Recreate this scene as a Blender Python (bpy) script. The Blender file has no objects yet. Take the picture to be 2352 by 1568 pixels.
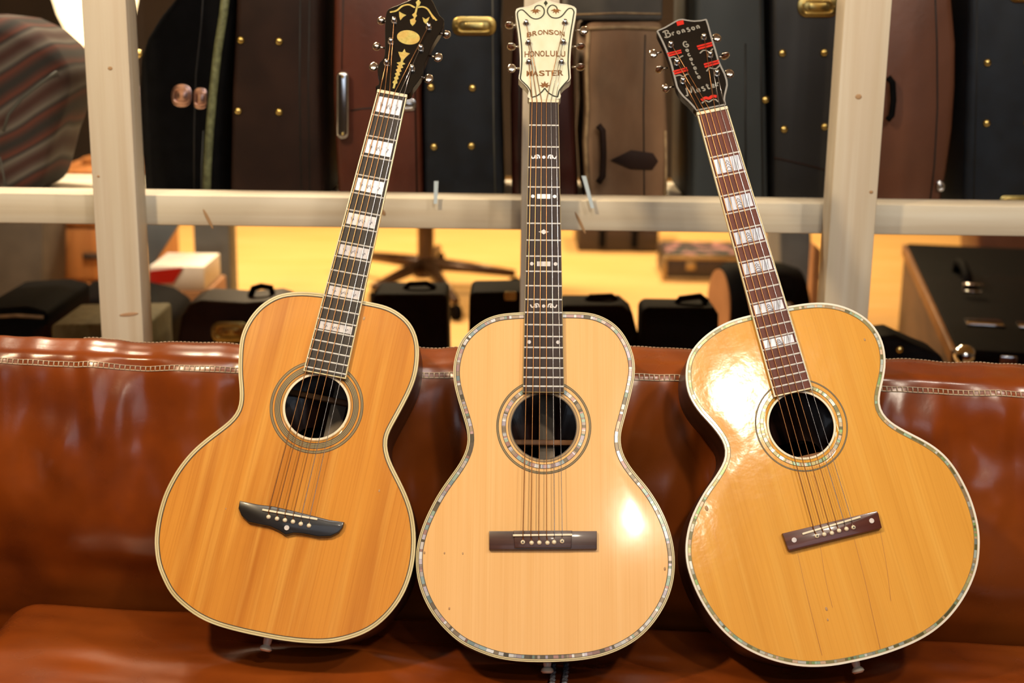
import bpy, bmesh, math, random
from mathutils import Vector, Matrix, noise

# ------------------------------------------------------------------ camera, world, lights, exposure
SC = bpy.context.scene
COL = SC.collection
IW, IH, FPX = 2352.0, 1568.0, 3200.0
PITCH, ROLL = math.radians(13.95), math.radians(0.75)
CAM = Vector((0.0, 0.0, 1.345))
_F = Vector((0, math.cos(PITCH), -math.sin(PITCH)))
_U0 = Vector((0, math.sin(PITCH), math.cos(PITCH)))
_X = Vector((1, 0, 0))
_R = math.cos(ROLL) * _X + math.sin(ROLL) * _U0
_U = -math.sin(ROLL) * _X + math.cos(ROLL) * _U0

cam_d = bpy.data.cameras.new('camera')
cam_d.sensor_width = 36.0
cam_d.lens = FPX / IW * 36.0
cam_d.clip_start = 0.05
cam_d.dof.use_dof = True
cam_d.dof.focus_distance = 1.93
cam_d.dof.aperture_fstop = 3.2
cam = bpy.data.objects.new('camera', cam_d)
cam.matrix_world = Matrix(((_R.x, _U.x, -_F.x, CAM.x), (_R.y, _U.y, -_F.y, CAM.y), (_R.z, _U.z, -_F.z, CAM.z), (0, 0, 0, 1)))
COL.objects.link(cam)
SC.camera = cam

SC.view_settings.view_transform = 'Standard'
SC.view_settings.look = 'None'
SC.view_settings.gamma = 1.0
SC.view_settings.use_curve_mapping = False
SC.view_settings.exposure = 0.32
SC.cycles.max_bounces = 5
SC.cycles.diffuse_bounces = 2
SC.cycles.glossy_bounces = 3
SC.cycles.adaptive_threshold = 0.04
SC.cycles.transparent_max_bounces = 6
SC.cycles.caustics_reflective = False

world = bpy.data.worlds.new('world')
SC.world = world
world.use_nodes = True
world.node_tree.nodes['Background'].inputs[0].default_value = (1.0, 0.86, 0.7, 1)
world.node_tree.nodes['Background'].inputs[1].default_value = 0.05


def area(name, loc, target, size, power, color, size_y=None, shape='DISK', spread=180):
    l = bpy.data.lights.new(name, 'AREA')
    l.shape = shape if size_y is None else 'RECTANGLE'
    l.size = size
    if size_y: l.size_y = size_y
    l.energy = power
    l.color = color
    l.spread = math.radians(spread)
    o = bpy.data.objects.new(name, l)
    o.location = loc
    o.rotation_euler = (Vector(target) - Vector(loc)).to_track_quat('-Z', 'Y').to_euler()
    COL.objects.link(o)
    return o


# ceiling spotlights of the shop (warm), window behind the camera (cool), lamps in the store room (yellow)
area('ceiling_spot_light', (0.51, -0.95, 2.70), (0.2, 1.9, 0.7), 0.07, 5, (1.0, 0.88, 0.70))
area('ceiling_spot_light', (0.745, -0.27, 2.70), (0.3, 1.9, 0.8), 0.17, 15, (1.0, 0.87, 0.68))
area('ceiling_spot_light', (-1.15, 0.60, 2.70), (-0.4, 1.95, 0.7), 0.16, 31, (1.0, 0.77, 0.48))
area('ceiling_spot_light', (1.45, 0.80, 2.70), (0.75, 1.9, 0.7), 0.14, 13, (1.0, 0.90, 0.76))
area('ceiling_panel_light', (0.0, 0.75, 2.76), (0.0, 1.4, 0.0), 1.2, 15, (1.0, 0.94, 0.86), size_y=0.4)  # added fill from above, kept out of the guitars' mirror angles
area('window_daylight', (0.4, -2.45, 2.05), (0.3, 2.0, 0.9), 3.0, 13, (0.76, 0.87, 1.0), size_y=1.1)
area('store_lamp_light', (-0.75, 5.6, 2.5), (-0.6, 5.3, 0.3), 0.4, 100, (1.0, 0.75, 0.44))
area('store_lamp_light', (0.9, 6.4, 2.5), (0.8, 5.8, 0.3), 0.4, 60, (1.0, 0.72, 0.38))
area('store_lamp_light', (-0.95, 3.1, 2.6), (-0.95, 3.9, 0.5), 0.3, 48, (1.0, 0.82, 0.58))


# ------------------------------------------------------------------ helpers
def ray(px, py):
    return _F + _R * ((px - IW / 2) / FPX) - _U * ((py - IH / 2) / FPX)


def at(px, py, Y):
    """Point of the place seen at a pixel, at the distance Y in front of the camera."""
    d = ray(px, py)
    return CAM + d * (Y / d.y)


def on_z(px, py, z):
    d = ray(px, py)
    return CAM + d * ((z - CAM.z) / d.z)


def lin(h):
    h = h.lstrip('#')
    r = []
    for i in (0, 2, 4):
        c = int(h[i:i + 2], 16) / 255
        r.append(c / 12.92 if c <= 0.04045 else ((c + 0.055) / 1.055) ** 2.4)
    return (*r, 1.0)


MATS = {}


def M(name, c1, c2=None, rough=0.5, metal=0.0, coat=0.0, coat_r=0.08, scale=(12, 12, 12), detail=4.0, lo=0.35, hi=0.65,
      bump=0.0, bscale=(60, 60, 60), bdist=0.002, emit=None, strength=0.0, spec=0.5, c3=None, scale2=None, mix2=0.35, alpha=None, rough2=None):
    if name in MATS: return MATS[name]
    m = bpy.data.materials.new(name)
    m.use_nodes = True
    nt = m.node_tree
    N, L = nt.nodes, nt.links
    b = N['Principled BSDF']
    b.inputs['Roughness'].default_value = rough
    b.inputs['Metallic'].default_value = metal
    b.inputs['Coat Weight'].default_value = coat
    b.inputs['Coat Roughness'].default_value = coat_r
    b.inputs['Specular IOR Level'].default_value = spec
    b.inputs['Base Color'].default_value = lin(c1)
    tc = N.new('ShaderNodeTexCoord')

    def nz(sc, det):
        mp = N.new('ShaderNodeMapping')
        mp.inputs['Scale'].default_value = sc
        L.new(tc.outputs['Object'], mp.inputs['Vector'])
        n = N.new('ShaderNodeTexNoise')
        n.inputs['Scale'].default_value = 1.0
        n.inputs['Detail'].default_value = det
        L.new(mp.outputs['Vector'], n.inputs['Vector'])
        return n
    if c2:
        n = nz(scale, detail)
        r = N.new('ShaderNodeValToRGB')
        r.color_ramp.elements[0].position = lo
        r.color_ramp.elements[1].position = hi
        r.color_ramp.elements[0].color = lin(c1)
        r.color_ramp.elements[1].color = lin(c2)
        L.new(n.outputs['Fac'], r.inputs['Fac'])
        out = r.outputs['Color']
        if c3:
            n2 = nz(scale2, 3.0)
            r2 = N.new('ShaderNodeValToRGB')
            r2.color_ramp.elements[0].position = 0.42
            r2.color_ramp.elements[1].position = 0.62
            r2.color_ramp.elements[0].color = (0, 0, 0, 1)
            r2.color_ramp.elements[1].color = (mix2, mix2, mix2, 1)
            L.new(n2.outputs['Fac'], r2.inputs['Fac'])
            mx = N.new('ShaderNodeMix')
            mx.data_type = 'RGBA'
            L.new(r2.outputs['Color'], mx.inputs['Factor'])
            L.new(out, mx.inputs['A'])
            mx.inputs['B'].default_value = lin(c3)
            out = mx.outputs['Result']
        L.new(out, b.inputs['Base Color'])
        if rough2 is not None:
            mr = N.new('ShaderNodeMapRange')
            mr.inputs['To Min'].default_value = rough
            mr.inputs['To Max'].default_value = rough2
            L.new(n.outputs['Fac'], mr.inputs['Value'])
            L.new(mr.outputs['Result'], b.inputs['Roughness'])
    if bump:
        n = nz(bscale, 3.0)
        bp = N.new('ShaderNodeBump')
        bp.inputs['Strength'].default_value = bump
        bp.inputs['Distance'].default_value = bdist
        L.new(n.outputs['Fac'], bp.inputs['Height'])
        L.new(bp.outputs['Normal'], b.inputs['Normal'])
        L.new(bp.outputs['Normal'], b.inputs['Coat Normal'])
    if emit:
        b.inputs['Emission Color'].default_value = lin(emit)
        b.inputs['Emission Strength'].default_value = strength
    if alpha is not None:
        b.inputs['Alpha'].default_value = alpha
    MATS[name] = m
    return m


def pearl_mat():
    if 'pearl_pieces' in MATS: return MATS['pearl_pieces']
    m = bpy.data.materials.new('pearl_pieces')
    m.use_nodes = True
    N, L = m.node_tree.nodes, m.node_tree.links
    b = N['Principled BSDF']
    a = N.new('ShaderNodeAttribute')
    a.attribute_name = 'piece_colour'
    L.new(a.outputs['Color'], b.inputs['Base Color'])
    b.inputs['Roughness'].default_value = 0.25
    b.inputs['Metallic'].default_value = 0.25
    b.inputs['Coat Weight'].default_value = 0.6
    MATS['pearl_pieces'] = m
    return m


def tag(o, label=None, cat=None, group=None, kind=None):
    if label: o['label'] = label
    if cat: o['category'] = cat
    if group: o['group'] = group
    if kind: o['kind'] = kind
    return o


def empty(name, loc, label=None, cat=None, group=None, kind=None):
    o = bpy.data.objects.new(name, None)
    o.empty_display_size = 0.05
    o.location = loc
    COL.objects.link(o)
    return tag(o, label, cat, group, kind)


def link(name, me, mat, parent=None, smooth=False):
    if mat: me.materials.append(mat)
    if smooth:
        for p in me.polygons: p.use_smooth = True
    o = bpy.data.objects.new(name, me)
    COL.objects.link(o)
    if parent:
        o.parent = parent
        if parent.type == 'EMPTY' and not parent.get('_local'):
            o.matrix_parent_inverse = Matrix.Translation(parent.location).inverted()
    return o


def mesh(name, vs, fs, mat, parent=None, smooth=False):
    me = bpy.data.meshes.new(name)
    me.from_pydata([tuple(v) for v in vs], [], fs)
    me.update()
    return link(name, me, mat, parent, smooth)


def from_bm(name, bm, mat, parent=None, smooth=False, autosmooth=None):
    bmesh.ops.recalc_face_normals(bm, faces=bm.faces)
    me = bpy.data.meshes.new(name)
    bm.to_mesh(me)
    bm.free()
    o = link(name, me, mat, parent, smooth or autosmooth is not None)
    if autosmooth is not None:
        me.set_sharp_from_angle(angle=math.radians(autosmooth))
    return o


def bevel_bm(bm, w, seg=2, angle=30):
    es = [e for e in bm.edges if len(e.link_faces) == 2 and e.calc_face_angle(0) > math.radians(angle)]
    if es and w > 0:
        bmesh.ops.bevel(bm, geom=es, offset=w, segments=seg, affect='EDGES', profile=0.5, clamp_overlap=True)


def box(name, lo, hi, mat, parent=None, bev=0.0, seg=2, rot=None):
    """Axis-aligned box from corner lo to corner hi, bevelled; rot = Matrix applied about the centre."""
    bm = bmesh.new()
    bmesh.ops.create_cube(bm, size=1.0)
    c = (Vector(lo) + Vector(hi)) / 2
    s = Vector(hi) - Vector(lo)
    for v in bm.verts: v.co = Vector((v.co.x * s.x, v.co.y * s.y, v.co.z * s.z))
    bevel_bm(bm, bev, seg)
    for v in bm.verts: v.co = (rot @ v.co if rot else v.co) + c
    return from_bm(name, bm, mat, parent, autosmooth=40 if bev else None)


def slab(name, pts, back, mat, parent=None, bev=0.0, seg=2, only_front=False):
    """Plate whose front face is the polygon pts (coplanar points), extruded by the vector back."""
    bm = bmesh.new()
    back = Vector(back)
    f = [bm.verts.new(Vector(p)) for p in pts]
    k = [bm.verts.new(Vector(p) + back) for p in pts]
    n = len(f)
    bm.faces.new(f)
    bm.faces.new(list(reversed(k)))
    for i in range(n): bm.faces.new((f[i], k[i], k[(i + 1) % n], f[(i + 1) % n]))
    bmesh.ops.recalc_face_normals(bm, faces=bm.faces)
    if bev:
        fs = set(f)
        es = [e for e in bm.edges if len(e.link_faces) == 2 and e.calc_face_angle(0) > math.radians(55) and
              ((e.verts[0] in fs and e.verts[1] in fs) if only_front else True)]
        bmesh.ops.bevel(bm, geom=es, offset=bev, segments=seg, affect='EDGES', profile=0.5, clamp_overlap=True)
    return from_bm(name, bm, mat, parent, autosmooth=40)


def tube(name, pts, r, mat, parent=None, sides=8, closed=False, cap=True, join=None):
    """Round bar along pts; r a number or one radius per point. join = (verts, faces) collects instead of making an object."""
    pts = [Vector(p) for p in pts]
    n = len(pts)
    rs = r if isinstance(r, (list, tuple)) else [r] * n
    vs, fs = join if join else ([], [])
    b0 = len(vs)
    up = None
    for i, p in enumerate(pts):
        a = pts[(i - 1) % n] if (closed or i > 0) else p
        c = pts[(i + 1) % n] if (closed or i < n - 1) else p
        t = (c - a).normalized() if (c - a).length > 1e-9 else Vector((0, 0, 1))
        if up is None:
            up = Vector((0, 0, 1)) if abs(t.z) < 0.9 else Vector((1, 0, 0))
        x = t.cross(up)
        x = x.normalized() if x.length > 1e-6 else t.orthogonal().normalized()
        y = x.cross(t).normalized()
        up = y
        for s in range(sides):
            an = 2 * math.pi * s / sides
            vs.append(p + (x * math.cos(an) + y * math.sin(an)) * rs[i])
    m = n if closed else n - 1
    for i in range(m):
        for s in range(sides):
            a = b0 + i * sides + s
            b = b0 + i * sides + (s + 1) % sides
            c = b0 + ((i + 1) % n) * sides + (s + 1) % sides
            d = b0 + ((i + 1) % n) * sides + s
            fs.append((a, b, c, d))
    if cap and not closed:
        fs.append(tuple(b0 + s for s in reversed(range(sides))))
        fs.append(tuple(b0 + (n - 1) * sides + s for s in range(sides)))
    if join: return None
    return mesh(name, vs, fs, mat, parent, smooth=True)


def lathe(name, prof, base, axis, mat, parent=None, sides=16, sx=1.0):
    """Turned piece: prof = [(radius, height along axis)], starting at base."""
    ax = Vector(axis).normalized()
    x = ax.orthogonal().normalized()
    y = ax.cross(x)
    vs, fs = [], []
    for r, h in prof:
        for s in range(sides):
            a = 2 * math.pi * s / sides
            vs.append(Vector(base) + ax * h + (x * math.cos(a) * sx + y * math.sin(a)) * r)
    for i in range(len(prof) - 1):
        for s in range(sides):
            fs.append((i * sides + s, i * sides + (s + 1) % sides, (i + 1) * sides + (s + 1) % sides, (i + 1) * sides + s))
    fs.append(tuple(reversed(range(sides))))
    fs.append(tuple((len(prof) - 1) * sides + s for s in range(sides)))
    bm = bmesh.new()
    bv = [bm.verts.new(v) for v in vs]
    for f in fs: bm.faces.new([bv[i] for i in f])
    return from_bm(name, bm, mat, parent, autosmooth=50)


def blob(name, c, axes, mat, parent=None, seg=14, rings=8):
    """Ellipsoid with half-axes given by three vectors."""
    vs, fs = [], []
    ax = [Vector(a) for a in axes]
    for i in range(rings + 1):
        th = math.pi * i / rings
        for s in range(seg):
            ph = 2 * math.pi * s / seg
            vs.append(Vector(c) + ax[0] * math.sin(th) * math.cos(ph) + ax[1] * math.sin(th) * math.sin(ph) + ax[2] * math.cos(th))
    for i in range(rings):
        for s in range(seg):
            fs.append((i * seg + s, i * seg + (s + 1) % seg, (i + 1) * seg + (s + 1) % seg, (i + 1) * seg + s))
    bm = bmesh.new()
    bv = [bm.verts.new(v) for v in vs]
    for f in fs: bm.faces.new([bv[i] for i in f])
    bmesh.ops.remove_doubles(bm, verts=bm.verts, dist=1e-6)
    return from_bm(name, bm, mat, parent, smooth=True)


def spline(pts, n, closed=True):
    """Catmull-Rom curve through pts, resampled to n points evenly along its length."""
    pts = [Vector(p) for p in pts]
    m = len(pts)
    fine = []
    segs = m if closed else m - 1
    for i in range(segs):
        p0 = pts[(i - 1) % m] if (closed or i > 0) else pts[0] * 2 - pts[1]
        p1, p2 = pts[i], pts[(i + 1) % m]
        p3 = pts[(i + 2) % m] if (closed or i + 2 < m) else pts[-1] * 2 - pts[-2]
        for k in range(12):
            t = k / 12
            fine.append(0.5 * ((2 * p1) + (p2 - p0) * t + (2 * p0 - 5 * p1 + 4 * p2 - p3) * t * t + (3 * p1 - p0 - 3 * p2 + p3) * t ** 3))
    fine.append(pts[0].copy() if closed else pts[-1].copy())
    cum = [0.0]
    for i in range(1, len(fine)): cum.append(cum[-1] + (fine[i] - fine[i - 1]).length)
    out, j = [], 0
    tot = cum[-1]
    for k in range(n):
        d = tot * k / (n if closed else n - 1)
        while j < len(cum) - 2 and cum[j + 1] < d: j += 1
        sg = cum[j + 1] - cum[j]
        t = (d - cum[j]) / sg if sg > 0 else 0
        out.append(fine[j].lerp(fine[j + 1], t))
    return out


def smooth_closed(pts, it):
    for _ in range(it):
        pts = [(pts[i - 1] + pts[i] * 2 + pts[(i + 1) % len(pts)]) / 4 for i in range(len(pts))]
    return pts


# ------------------------------------------------------------------ materials
m_pine = M('pine_timber', '#e0d6c4', '#d0c1a6', rough=0.6, scale=(28, 28, 1.6), lo=0.3, hi=0.75, c3='#b89a74', scale2=(60, 60, 1.2), mix2=0.3, bump=0.12, bscale=(90, 90, 3))
m_pine_h = M('pine_timber_across', '#e6decc', '#d8cab0', rough=0.6, scale=(1.6, 28, 28), lo=0.3, hi=0.75, c3='#b89a74', scale2=(1.2, 60, 60), mix2=0.3, bump=0.12, bscale=(3, 90, 90))
m_knot = M('pine_knot', '#b8946c', '#a57f58', rough=0.6)
m_leather = M('brown_leather', '#8a3f10', '#61280b', rough=0.17, scale=(9, 9, 9), lo=0.3, hi=0.75, c3='#99501d', scale2=(3, 3, 3), mix2=0.45, bump=0.12, bscale=(120, 120, 120), bdist=0.001, rough2=0.34, spec=0.65)
m_thread = M('pale_thread', '#c9b49a', '#b39c82', rough=0.8)
m_chrome = M('chrome', '#d8d8da', rough=0.12, metal=1.0)
m_nickel = M('worn_nickel', '#cfc6bd', '#b3a79b', rough=0.22, metal=1.0)
m_brass = M('brass', '#d6bf7c', '#bda25c', rough=0.25, metal=1.0)
m_ivory = M('ivory_bone', '#e9dfc6', '#dccfae', rough=0.35)
m_cream = M('cream_celluloid', '#d8cba0', '#c7b684', rough=0.3, coat=0.3)
m_white = M('white_celluloid', '#e6e0d2', '#d8cfbd', rough=0.3, coat=0.3)
m_dline = M('dark_purfling_line', '#3a2c1a', rough=0.5)
m_oline = M('olive_purfling_line', '#8d7a4a', '#75633a', rough=0.5)
m_tanl = M('tan_wood_line', '#a98a5c', '#8d6f45', rough=0.5)
m_rosewood = M('rosewood', '#3a2019', '#22120f', rough=0.4, scale=(70, 5, 70), lo=0.3, hi=0.7, coat=0.2)
m_fb_rose = M('rosewood_fingerboard', '#36241f', '#261814', rough=0.55, spec=0.3, scale=(220, 6, 80), lo=0.3, hi=0.7)
m_fb_grey = M('dark_grey_fingerboard', '#3b332c', '#29221d', rough=0.55, spec=0.3, scale=(220, 6, 80), lo=0.3, hi=0.7)
m_fb_red = M('red_brown_fingerboard', '#6a2f1d', '#4c1f12', rough=0.52, spec=0.35, scale=(220, 6, 80), lo=0.3, hi=0.7)
m_ebony = M('ebony', '#221c1a', '#161211', rough=0.32, coat=0.3)
m_bridge_b = M('rosewood_bridge', '#4a2a20', '#34190f', rough=0.35, scale=(6, 160, 80), coat=0.2)
m_bridge_c = M('red_rosewood_bridge', '#5c2c1f', '#421c12', rough=0.3, scale=(6, 160, 80), coat=0.35)
m_inside = M('guitar_interior', '#3b241b', '#2a1812', rough=0.6, scale=(60, 5, 60))
m_brace = M('interior_brace', '#9a6a3e', '#7d5230', rough=0.6)
m_strip_in = M('interior_back_strip', '#8b7a66', '#776651', rough=0.6)
m_neck = M('mahogany_neck', '#5a2c1a', '#45200f', rough=0.35, scale=(60, 5, 60), coat=0.2)
m_black_lq = M('black_lacquer', '#0e0c0b', rough=0.22, coat=0.4)
m_bronze = M('bronze_string', '#c08a5a', rough=0.32, metal=1.0)
m_steel = M('steel_string', '#d0d0d4', rough=0.22, metal=1.0)
m_fret = M('fret_wire', '#e2ddd4', rough=0.35, metal=0.6)
m_mop = M('mother_of_pearl', '#d9d6d8', '#b9b4bb', rough=0.22, coat=0.5, scale=(120, 60, 60), lo=0.3, hi=0.7, c3='#e8dcd2', scale2=(70, 90, 60), mix2=0.6)
m_mop2 = M('pale_blue_pearl', '#d8dcea', '#c3c8da', rough=0.2, coat=0.5, scale=(120, 60, 60))
m_engrave = M('engraving_ink', '#55505a', rough=0.6)
m_pyra = M('pearloid_headplate', '#e6e5d0', '#d8d6ba', rough=0.3, coat=0.4, scale=(50, 25, 50), lo=0.3, hi=0.7)
m_gold_ltr = M('brown_gold_lettering', '#8a5c2e', '#6f4620', rough=0.5)
m_ink = M('black_green_ink', '#262a1c', rough=0.5)
m_red = M('red_paint', '#c3271a', rough=0.35)
m_grey_ltr = M('grey_silver_lettering', '#87837a', rough=0.4)
m_gold_inlay = M('gold_pearl_inlay', '#c8b96f', '#b0a058', rough=0.3, scale=(200, 200, 200), c3='#c9974f', scale2=(60, 60, 60), mix2=0.45)
m_crack = M('grain_crack_line', '#a5672a', rough=0.5)
m_grey_bind = M('grey_headstock_binding', '#8d8a86', rough=0.35)


def spruce(name, base, dark, light, rough, coat_r, bumpy, bscale=(8, 8, 8), stripe=34.0, fine=420.0, smix=0.5):
    m = bpy.data.materials.new(name)
    m.use_nodes = True
    N, L = m.node_tree.nodes, m.node_tree.links
    b = N['Principled BSDF']
    tc = N.new('ShaderNodeTexCoord')

    def nz(sc, det):
        mp = N.new('ShaderNodeMapping')
        mp.inputs['Scale'].default_value = sc
        L.new(tc.outputs['Object'], mp.inputs['Vector'])
        n = N.new('ShaderNodeTexNoise')
        n.inputs['Scale'].default_value = 1.0
        n.inputs['Detail'].default_value = det
        L.new(mp.outputs['Vector'], n.inputs['Vector'])
        return n

    def mixc(fac, a, bcol, lo, hi, amt):
        r = N.new('ShaderNodeMapRange')
        r.inputs['From Min'].default_value = lo
        r.inputs['From Max'].default_value = hi
        r.inputs['To Max'].default_value = amt
        L.new(fac, r.inputs['Value'])
        mx = N.new('ShaderNodeMix')
        mx.data_type = 'RGBA'
        L.new(r.outputs['Result'], mx.inputs['Factor'])
        if isinstance(a, tuple): mx.inputs['A'].default_value = a
        else: L.new(a, mx.inputs['A'])
        mx.inputs['B'].default_value = bcol
        return mx.outputs['Result']
    c = mixc(nz((stripe, 1.6, 10), 3).outputs['Fac'], lin(base), lin(dark), 0.42, 0.72, smix)
    c = mixc(nz((stripe * 1.9, 2.2, 10), 3).outputs['Fac'], c, lin(light), 0.5, 0.75, smix)
    c = mixc(nz((fine, 2.5, 10), 2).outputs['Fac'], c, lin(dark), 0.48, 0.75, 0.45)
    L.new(c, b.inputs['Base Color'])
    b.inputs['Roughness'].default_value = rough
    b.inputs['Coat Weight'].default_value = 0.9
    b.inputs['Coat Roughness'].default_value = coat_r
    b.inputs['Specular IOR Level'].default_value = 0.03
    if bumpy:
        n = nz(bscale, 4)
        bp = N.new('ShaderNodeBump')
        bp.inputs['Strength'].default_value = bumpy
        bp.inputs['Distance'].default_value = 0.004
        L.new(n.outputs['Fac'], bp.inputs['Height'])
        L.new(bp.outputs['Normal'], b.inputs['Coat Normal'])
    MATS[name] = m
    return m


m_top_a = spruce('amber_spruce_top', '#d38e36', '#b2691f', '#dfa34a', 0.5, 0.22, 0.12, smix=0.9, stripe=26)
m_top_b = spruce('pale_spruce_top', '#eabb7e', '#dca562', '#efc78f', 0.5, 0.10, 0.05, smix=0.4, stripe=45)
m_top_c = spruce('golden_spruce_top', '#dda044', '#c88932', '#e6b258', 0.5, 0.11, 0.10, bscale=(24, 24, 24), smix=0.5, stripe=26)

# ------------------------------------------------------------------ the room shell
SHELF_Z = CAM.z - 0.388
BACK_Z = 0.30
m_floor = M('grey_brown_floor', '#6d5a48', '#5a4a3b', rough=0.5, scale=(3, 3, 3))
m_floor_b = M('yellow_pine_floor', '#d9ae70', '#cc9d58', rough=0.45, scale=(2, 14, 4), lo=0.3, hi=0.7)
m_wall = M('warm_plaster_wall', '#6f6357', '#655a4e', rough=0.9, scale=(3, 3, 3))
m_wall_b = M('brown_store_wall', '#2e241d', '#241c16', rough=0.9, scale=(3, 3, 3))
m_ceil = M('white_ceiling', '#cfc8bd', rough=0.9)


def struct(o, kind='structure'):
    o['kind'] = kind
    return o


struct(box('floor', (-3.4, -2.6, -0.1), (3.4, 2.30, 0.0), m_floor))
struct(box('floor_platform', (-3.4, 2.30, -0.1), (3.4, 8.2, BACK_Z), m_floor_b))
struct(box('ceiling', (-3.4, -2.6, 2.8), (3.4, 8.2, 2.9), m_ceil))
struct(box('wall_left', (-3.5, -2.6, -0.1), (-3.4, 8.2, 2.9), m_wall))
struct(box('wall_right', (3.4, -2.6, -0.1), (3.5, 8.2, 2.9), m_wall))
struct(box('wall_back', (-3.4, 8.2, -0.1), (3.4, 8.3, 2.9), m_wall_b))
struct(box('wall_front', (-3.4, -2.7, -0.1), (3.4, -2.6, 2.9), m_wall))
w1 = struct(box('window_1', (-1.15, -2.59, 1.42), (1.95, -2.53, 2.68), m_white, bev=0.01))
box('window_pane', (-1.07, -2.53, 1.5), (0.36, -2.52, 2.6), M('daylit_pane', '#dfe8f5', emit='#cfe0ff', strength=0.15), w1)
box('window_pane', (0.44, -2.53, 1.5), (1.87, -2.52, 2.6), MATS['daylit_pane'], w1)

# the timber partition: posts, rails and panes of glass between the shop and the store room
PY = 2.35


def post(px0, px1, depth, label, knots=(), y0=0):
    a, b = at(px0, y0, PY), at(px1, y0, PY)
    o = box('trim_post', (a.x, PY, 0.0), (b.x, PY + depth, 2.8), m_pine, bev=0.003)
    struct(o)
    o['label'] = label
    for kx, ky, r in knots:
        p = at(kx, ky, PY - 0.0003)
        blob('knot', p, ((r, 0, 0), (0, 0.0006, 0), (0, 0, r * 0.8)), m_knot, o, seg=12, rings=6)
    return a.x, b.x


# (pixel columns measured at the height of the horizon, where the posts' edges leave the frame)
PA = post(186, 289, 0.063, 'pale pine post beside the striped bag', [(253, 157, 0.004), (226, 405, 0.0025)])
pk = at(296, 722, PY - 0.0003)
blob('knot', pk, ((0.017, 0, 0.002), (0, 0.0005, 0), (0, 0, 0.0035)), M('pine_knot_pale', '#bd9877', '#ab8562', rough=0.6), bpy.data.objects['trim_post'], seg=14, rings=6)
PB = post(1204, 1286, 0.06, 'pale pine post behind the middle guitar')
PC = post(1941, 2050, 0.063, 'pale pine post with knots beside the brown case', [(1972, 222, 0.0055), (2001, 441, 0.0035)])
RY = PY + 0.064
zt = at(1176, 458, RY).z
zb = at(1176, 528, RY).z
rail = struct(box('trim_rail', (-1.6, RY, zb), (1.9, RY + 0.075, zt), m_pine_h, bev=0.004))
rail['label'] = 'pale pine cross rail of the glazed partition'
for (kx, ky, w, h, s) in ((478, 503, 0.0035, 0.018, -0.45), (1333, 512, 0.003, 0.02, -0.5), (880, 488, 0.004, 0.006, -0.4)):
    p = at(kx, ky, RY - 0.0003)
    blob('knot', p, ((w, 0, 0), (0, 0.0005, 0), (h * s, 0, h)), m_knot, rail, seg=12, rings=6)
m_glass = bpy.data.materials.new('clear_glass')
m_glass.use_nodes = True
nt = m_glass.node_tree
nt.nodes.remove(nt.nodes['Principled BSDF'])
tr = nt.nodes.new('ShaderNodeBsdfTransparent')
gl = nt.nodes.new('ShaderNodeBsdfGlossy')
gl.inputs['Roughness'].default_value = 0.03
lw = nt.nodes.new('ShaderNodeLayerWeight')
pw = nt.nodes.new('ShaderNodeMath')
pw.operation = 'POWER'
pw.inputs[1].default_value = 4.0
ma = nt.nodes.new('ShaderNodeMath')
ma.operation = 'MULTIPLY_ADD'
ma.inputs[1].default_value = 0.6
ma.inputs[2].default_value = 0.009
nt.links.new(lw.outputs['Facing'], pw.inputs[0])
nt.links.new(pw.outputs[0], ma.inputs[0])
mxs = nt.nodes.new('ShaderNodeMixShader')
nt.links.new(ma.outputs[0], mxs.inputs[0])
nt.links.new(tr.outputs[0], mxs.inputs[1])
nt.links.new(gl.outputs[0], mxs.inputs[2])
nt.links.new(mxs.outputs[0], nt.nodes['Material Output'].inputs['Surface'])
for i, (x0, x1) in enumerate(((-1.6, PA[0]), (PA[1], PB[0]), (PB[1], PC[0]), (PC[1], 1.9))):
    g = struct(box('window_%d' % (i + 2), (x0 + 0.001, RY - 0.012, 0.31), (x1 - 0.001, RY - 0.006, 2.79), m_glass))
    g['label'] = 'clear glass pane between pine posts'
for wn_, (xa, ya), (xb, yb) in (('window_3', (1002, 416), (1000, 468)), ('window_4', (1341, 404), (1361, 478))):  # reflection streaks on the glass, made as thin pale blue strips
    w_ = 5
    slab('glazing_clip', [at(x, y, RY - 0.0135) for x, y in ((xa - w_, ya), (xa + w_, ya), (xb + w_ * .8, yb), (xb - w_ * .8, yb))], (0, 0.0015, 0), M('pale_blue_plastic', '#cfe0ea', rough=0.3), bpy.data.objects[wn_])  # strip stands in for a reflection streak, not a plastic clip
sh = struct(box('trim_shelf', (-1.6, RY + 0.076, SHELF_Z - 0.022), (1.9, RY + 0.6, SHELF_Z), m_pine_h))
sh['label'] = 'pine shelf carrying the upright instrument cases'


# ------------------------------------------------------------------ sofa
def creaseY(x): return 1.922 - 0.020 * x


def seatZ(x): return CAM.z - 0.897 - 0.020 * x


SX0, SX1 = -0.745, 1.35
SXB = -0.83


def fold(x, h):
    """Leather relief of the back cushion: puckers that hang from the seam, broad creases below."""
    w = x + 0.04 * noise.noise(Vector((x * 3, h * 5, 1.7)))
    puck = noise.noise(Vector((w * 15, h * 3.0, 0.3))) * 0.9 + noise.noise(Vector((w * 30, h * 5, 4.3))) * 0.4
    puck = math.copysign(abs(puck) ** 0.75, puck)
    fade = max(0.0, min(1.0, 1 - abs(h - 0.285) / 0.15))
    d = 0.013 * puck * fade
    d += 0.013 * noise.noise(Vector((x * 7 + 0.8 * h, h * 2.6, 7.1)))
    d += 0.012 * noise.noise(Vector((x * 2.5, h * 6, 3.1)))
    f2 = max(0.0, min(1.0, (h - 0.10) / 0.12))
    d += (0.003 + 0.0065 * f2) * noise.noise(Vector((x * 15 + h * 5, h * 10 - x * 3, 2.2)))
    d += 0.0028 * f2 * noise.noise(Vector((x * 34 - h * 8, h * 20, 6.2)))
    return d


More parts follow.
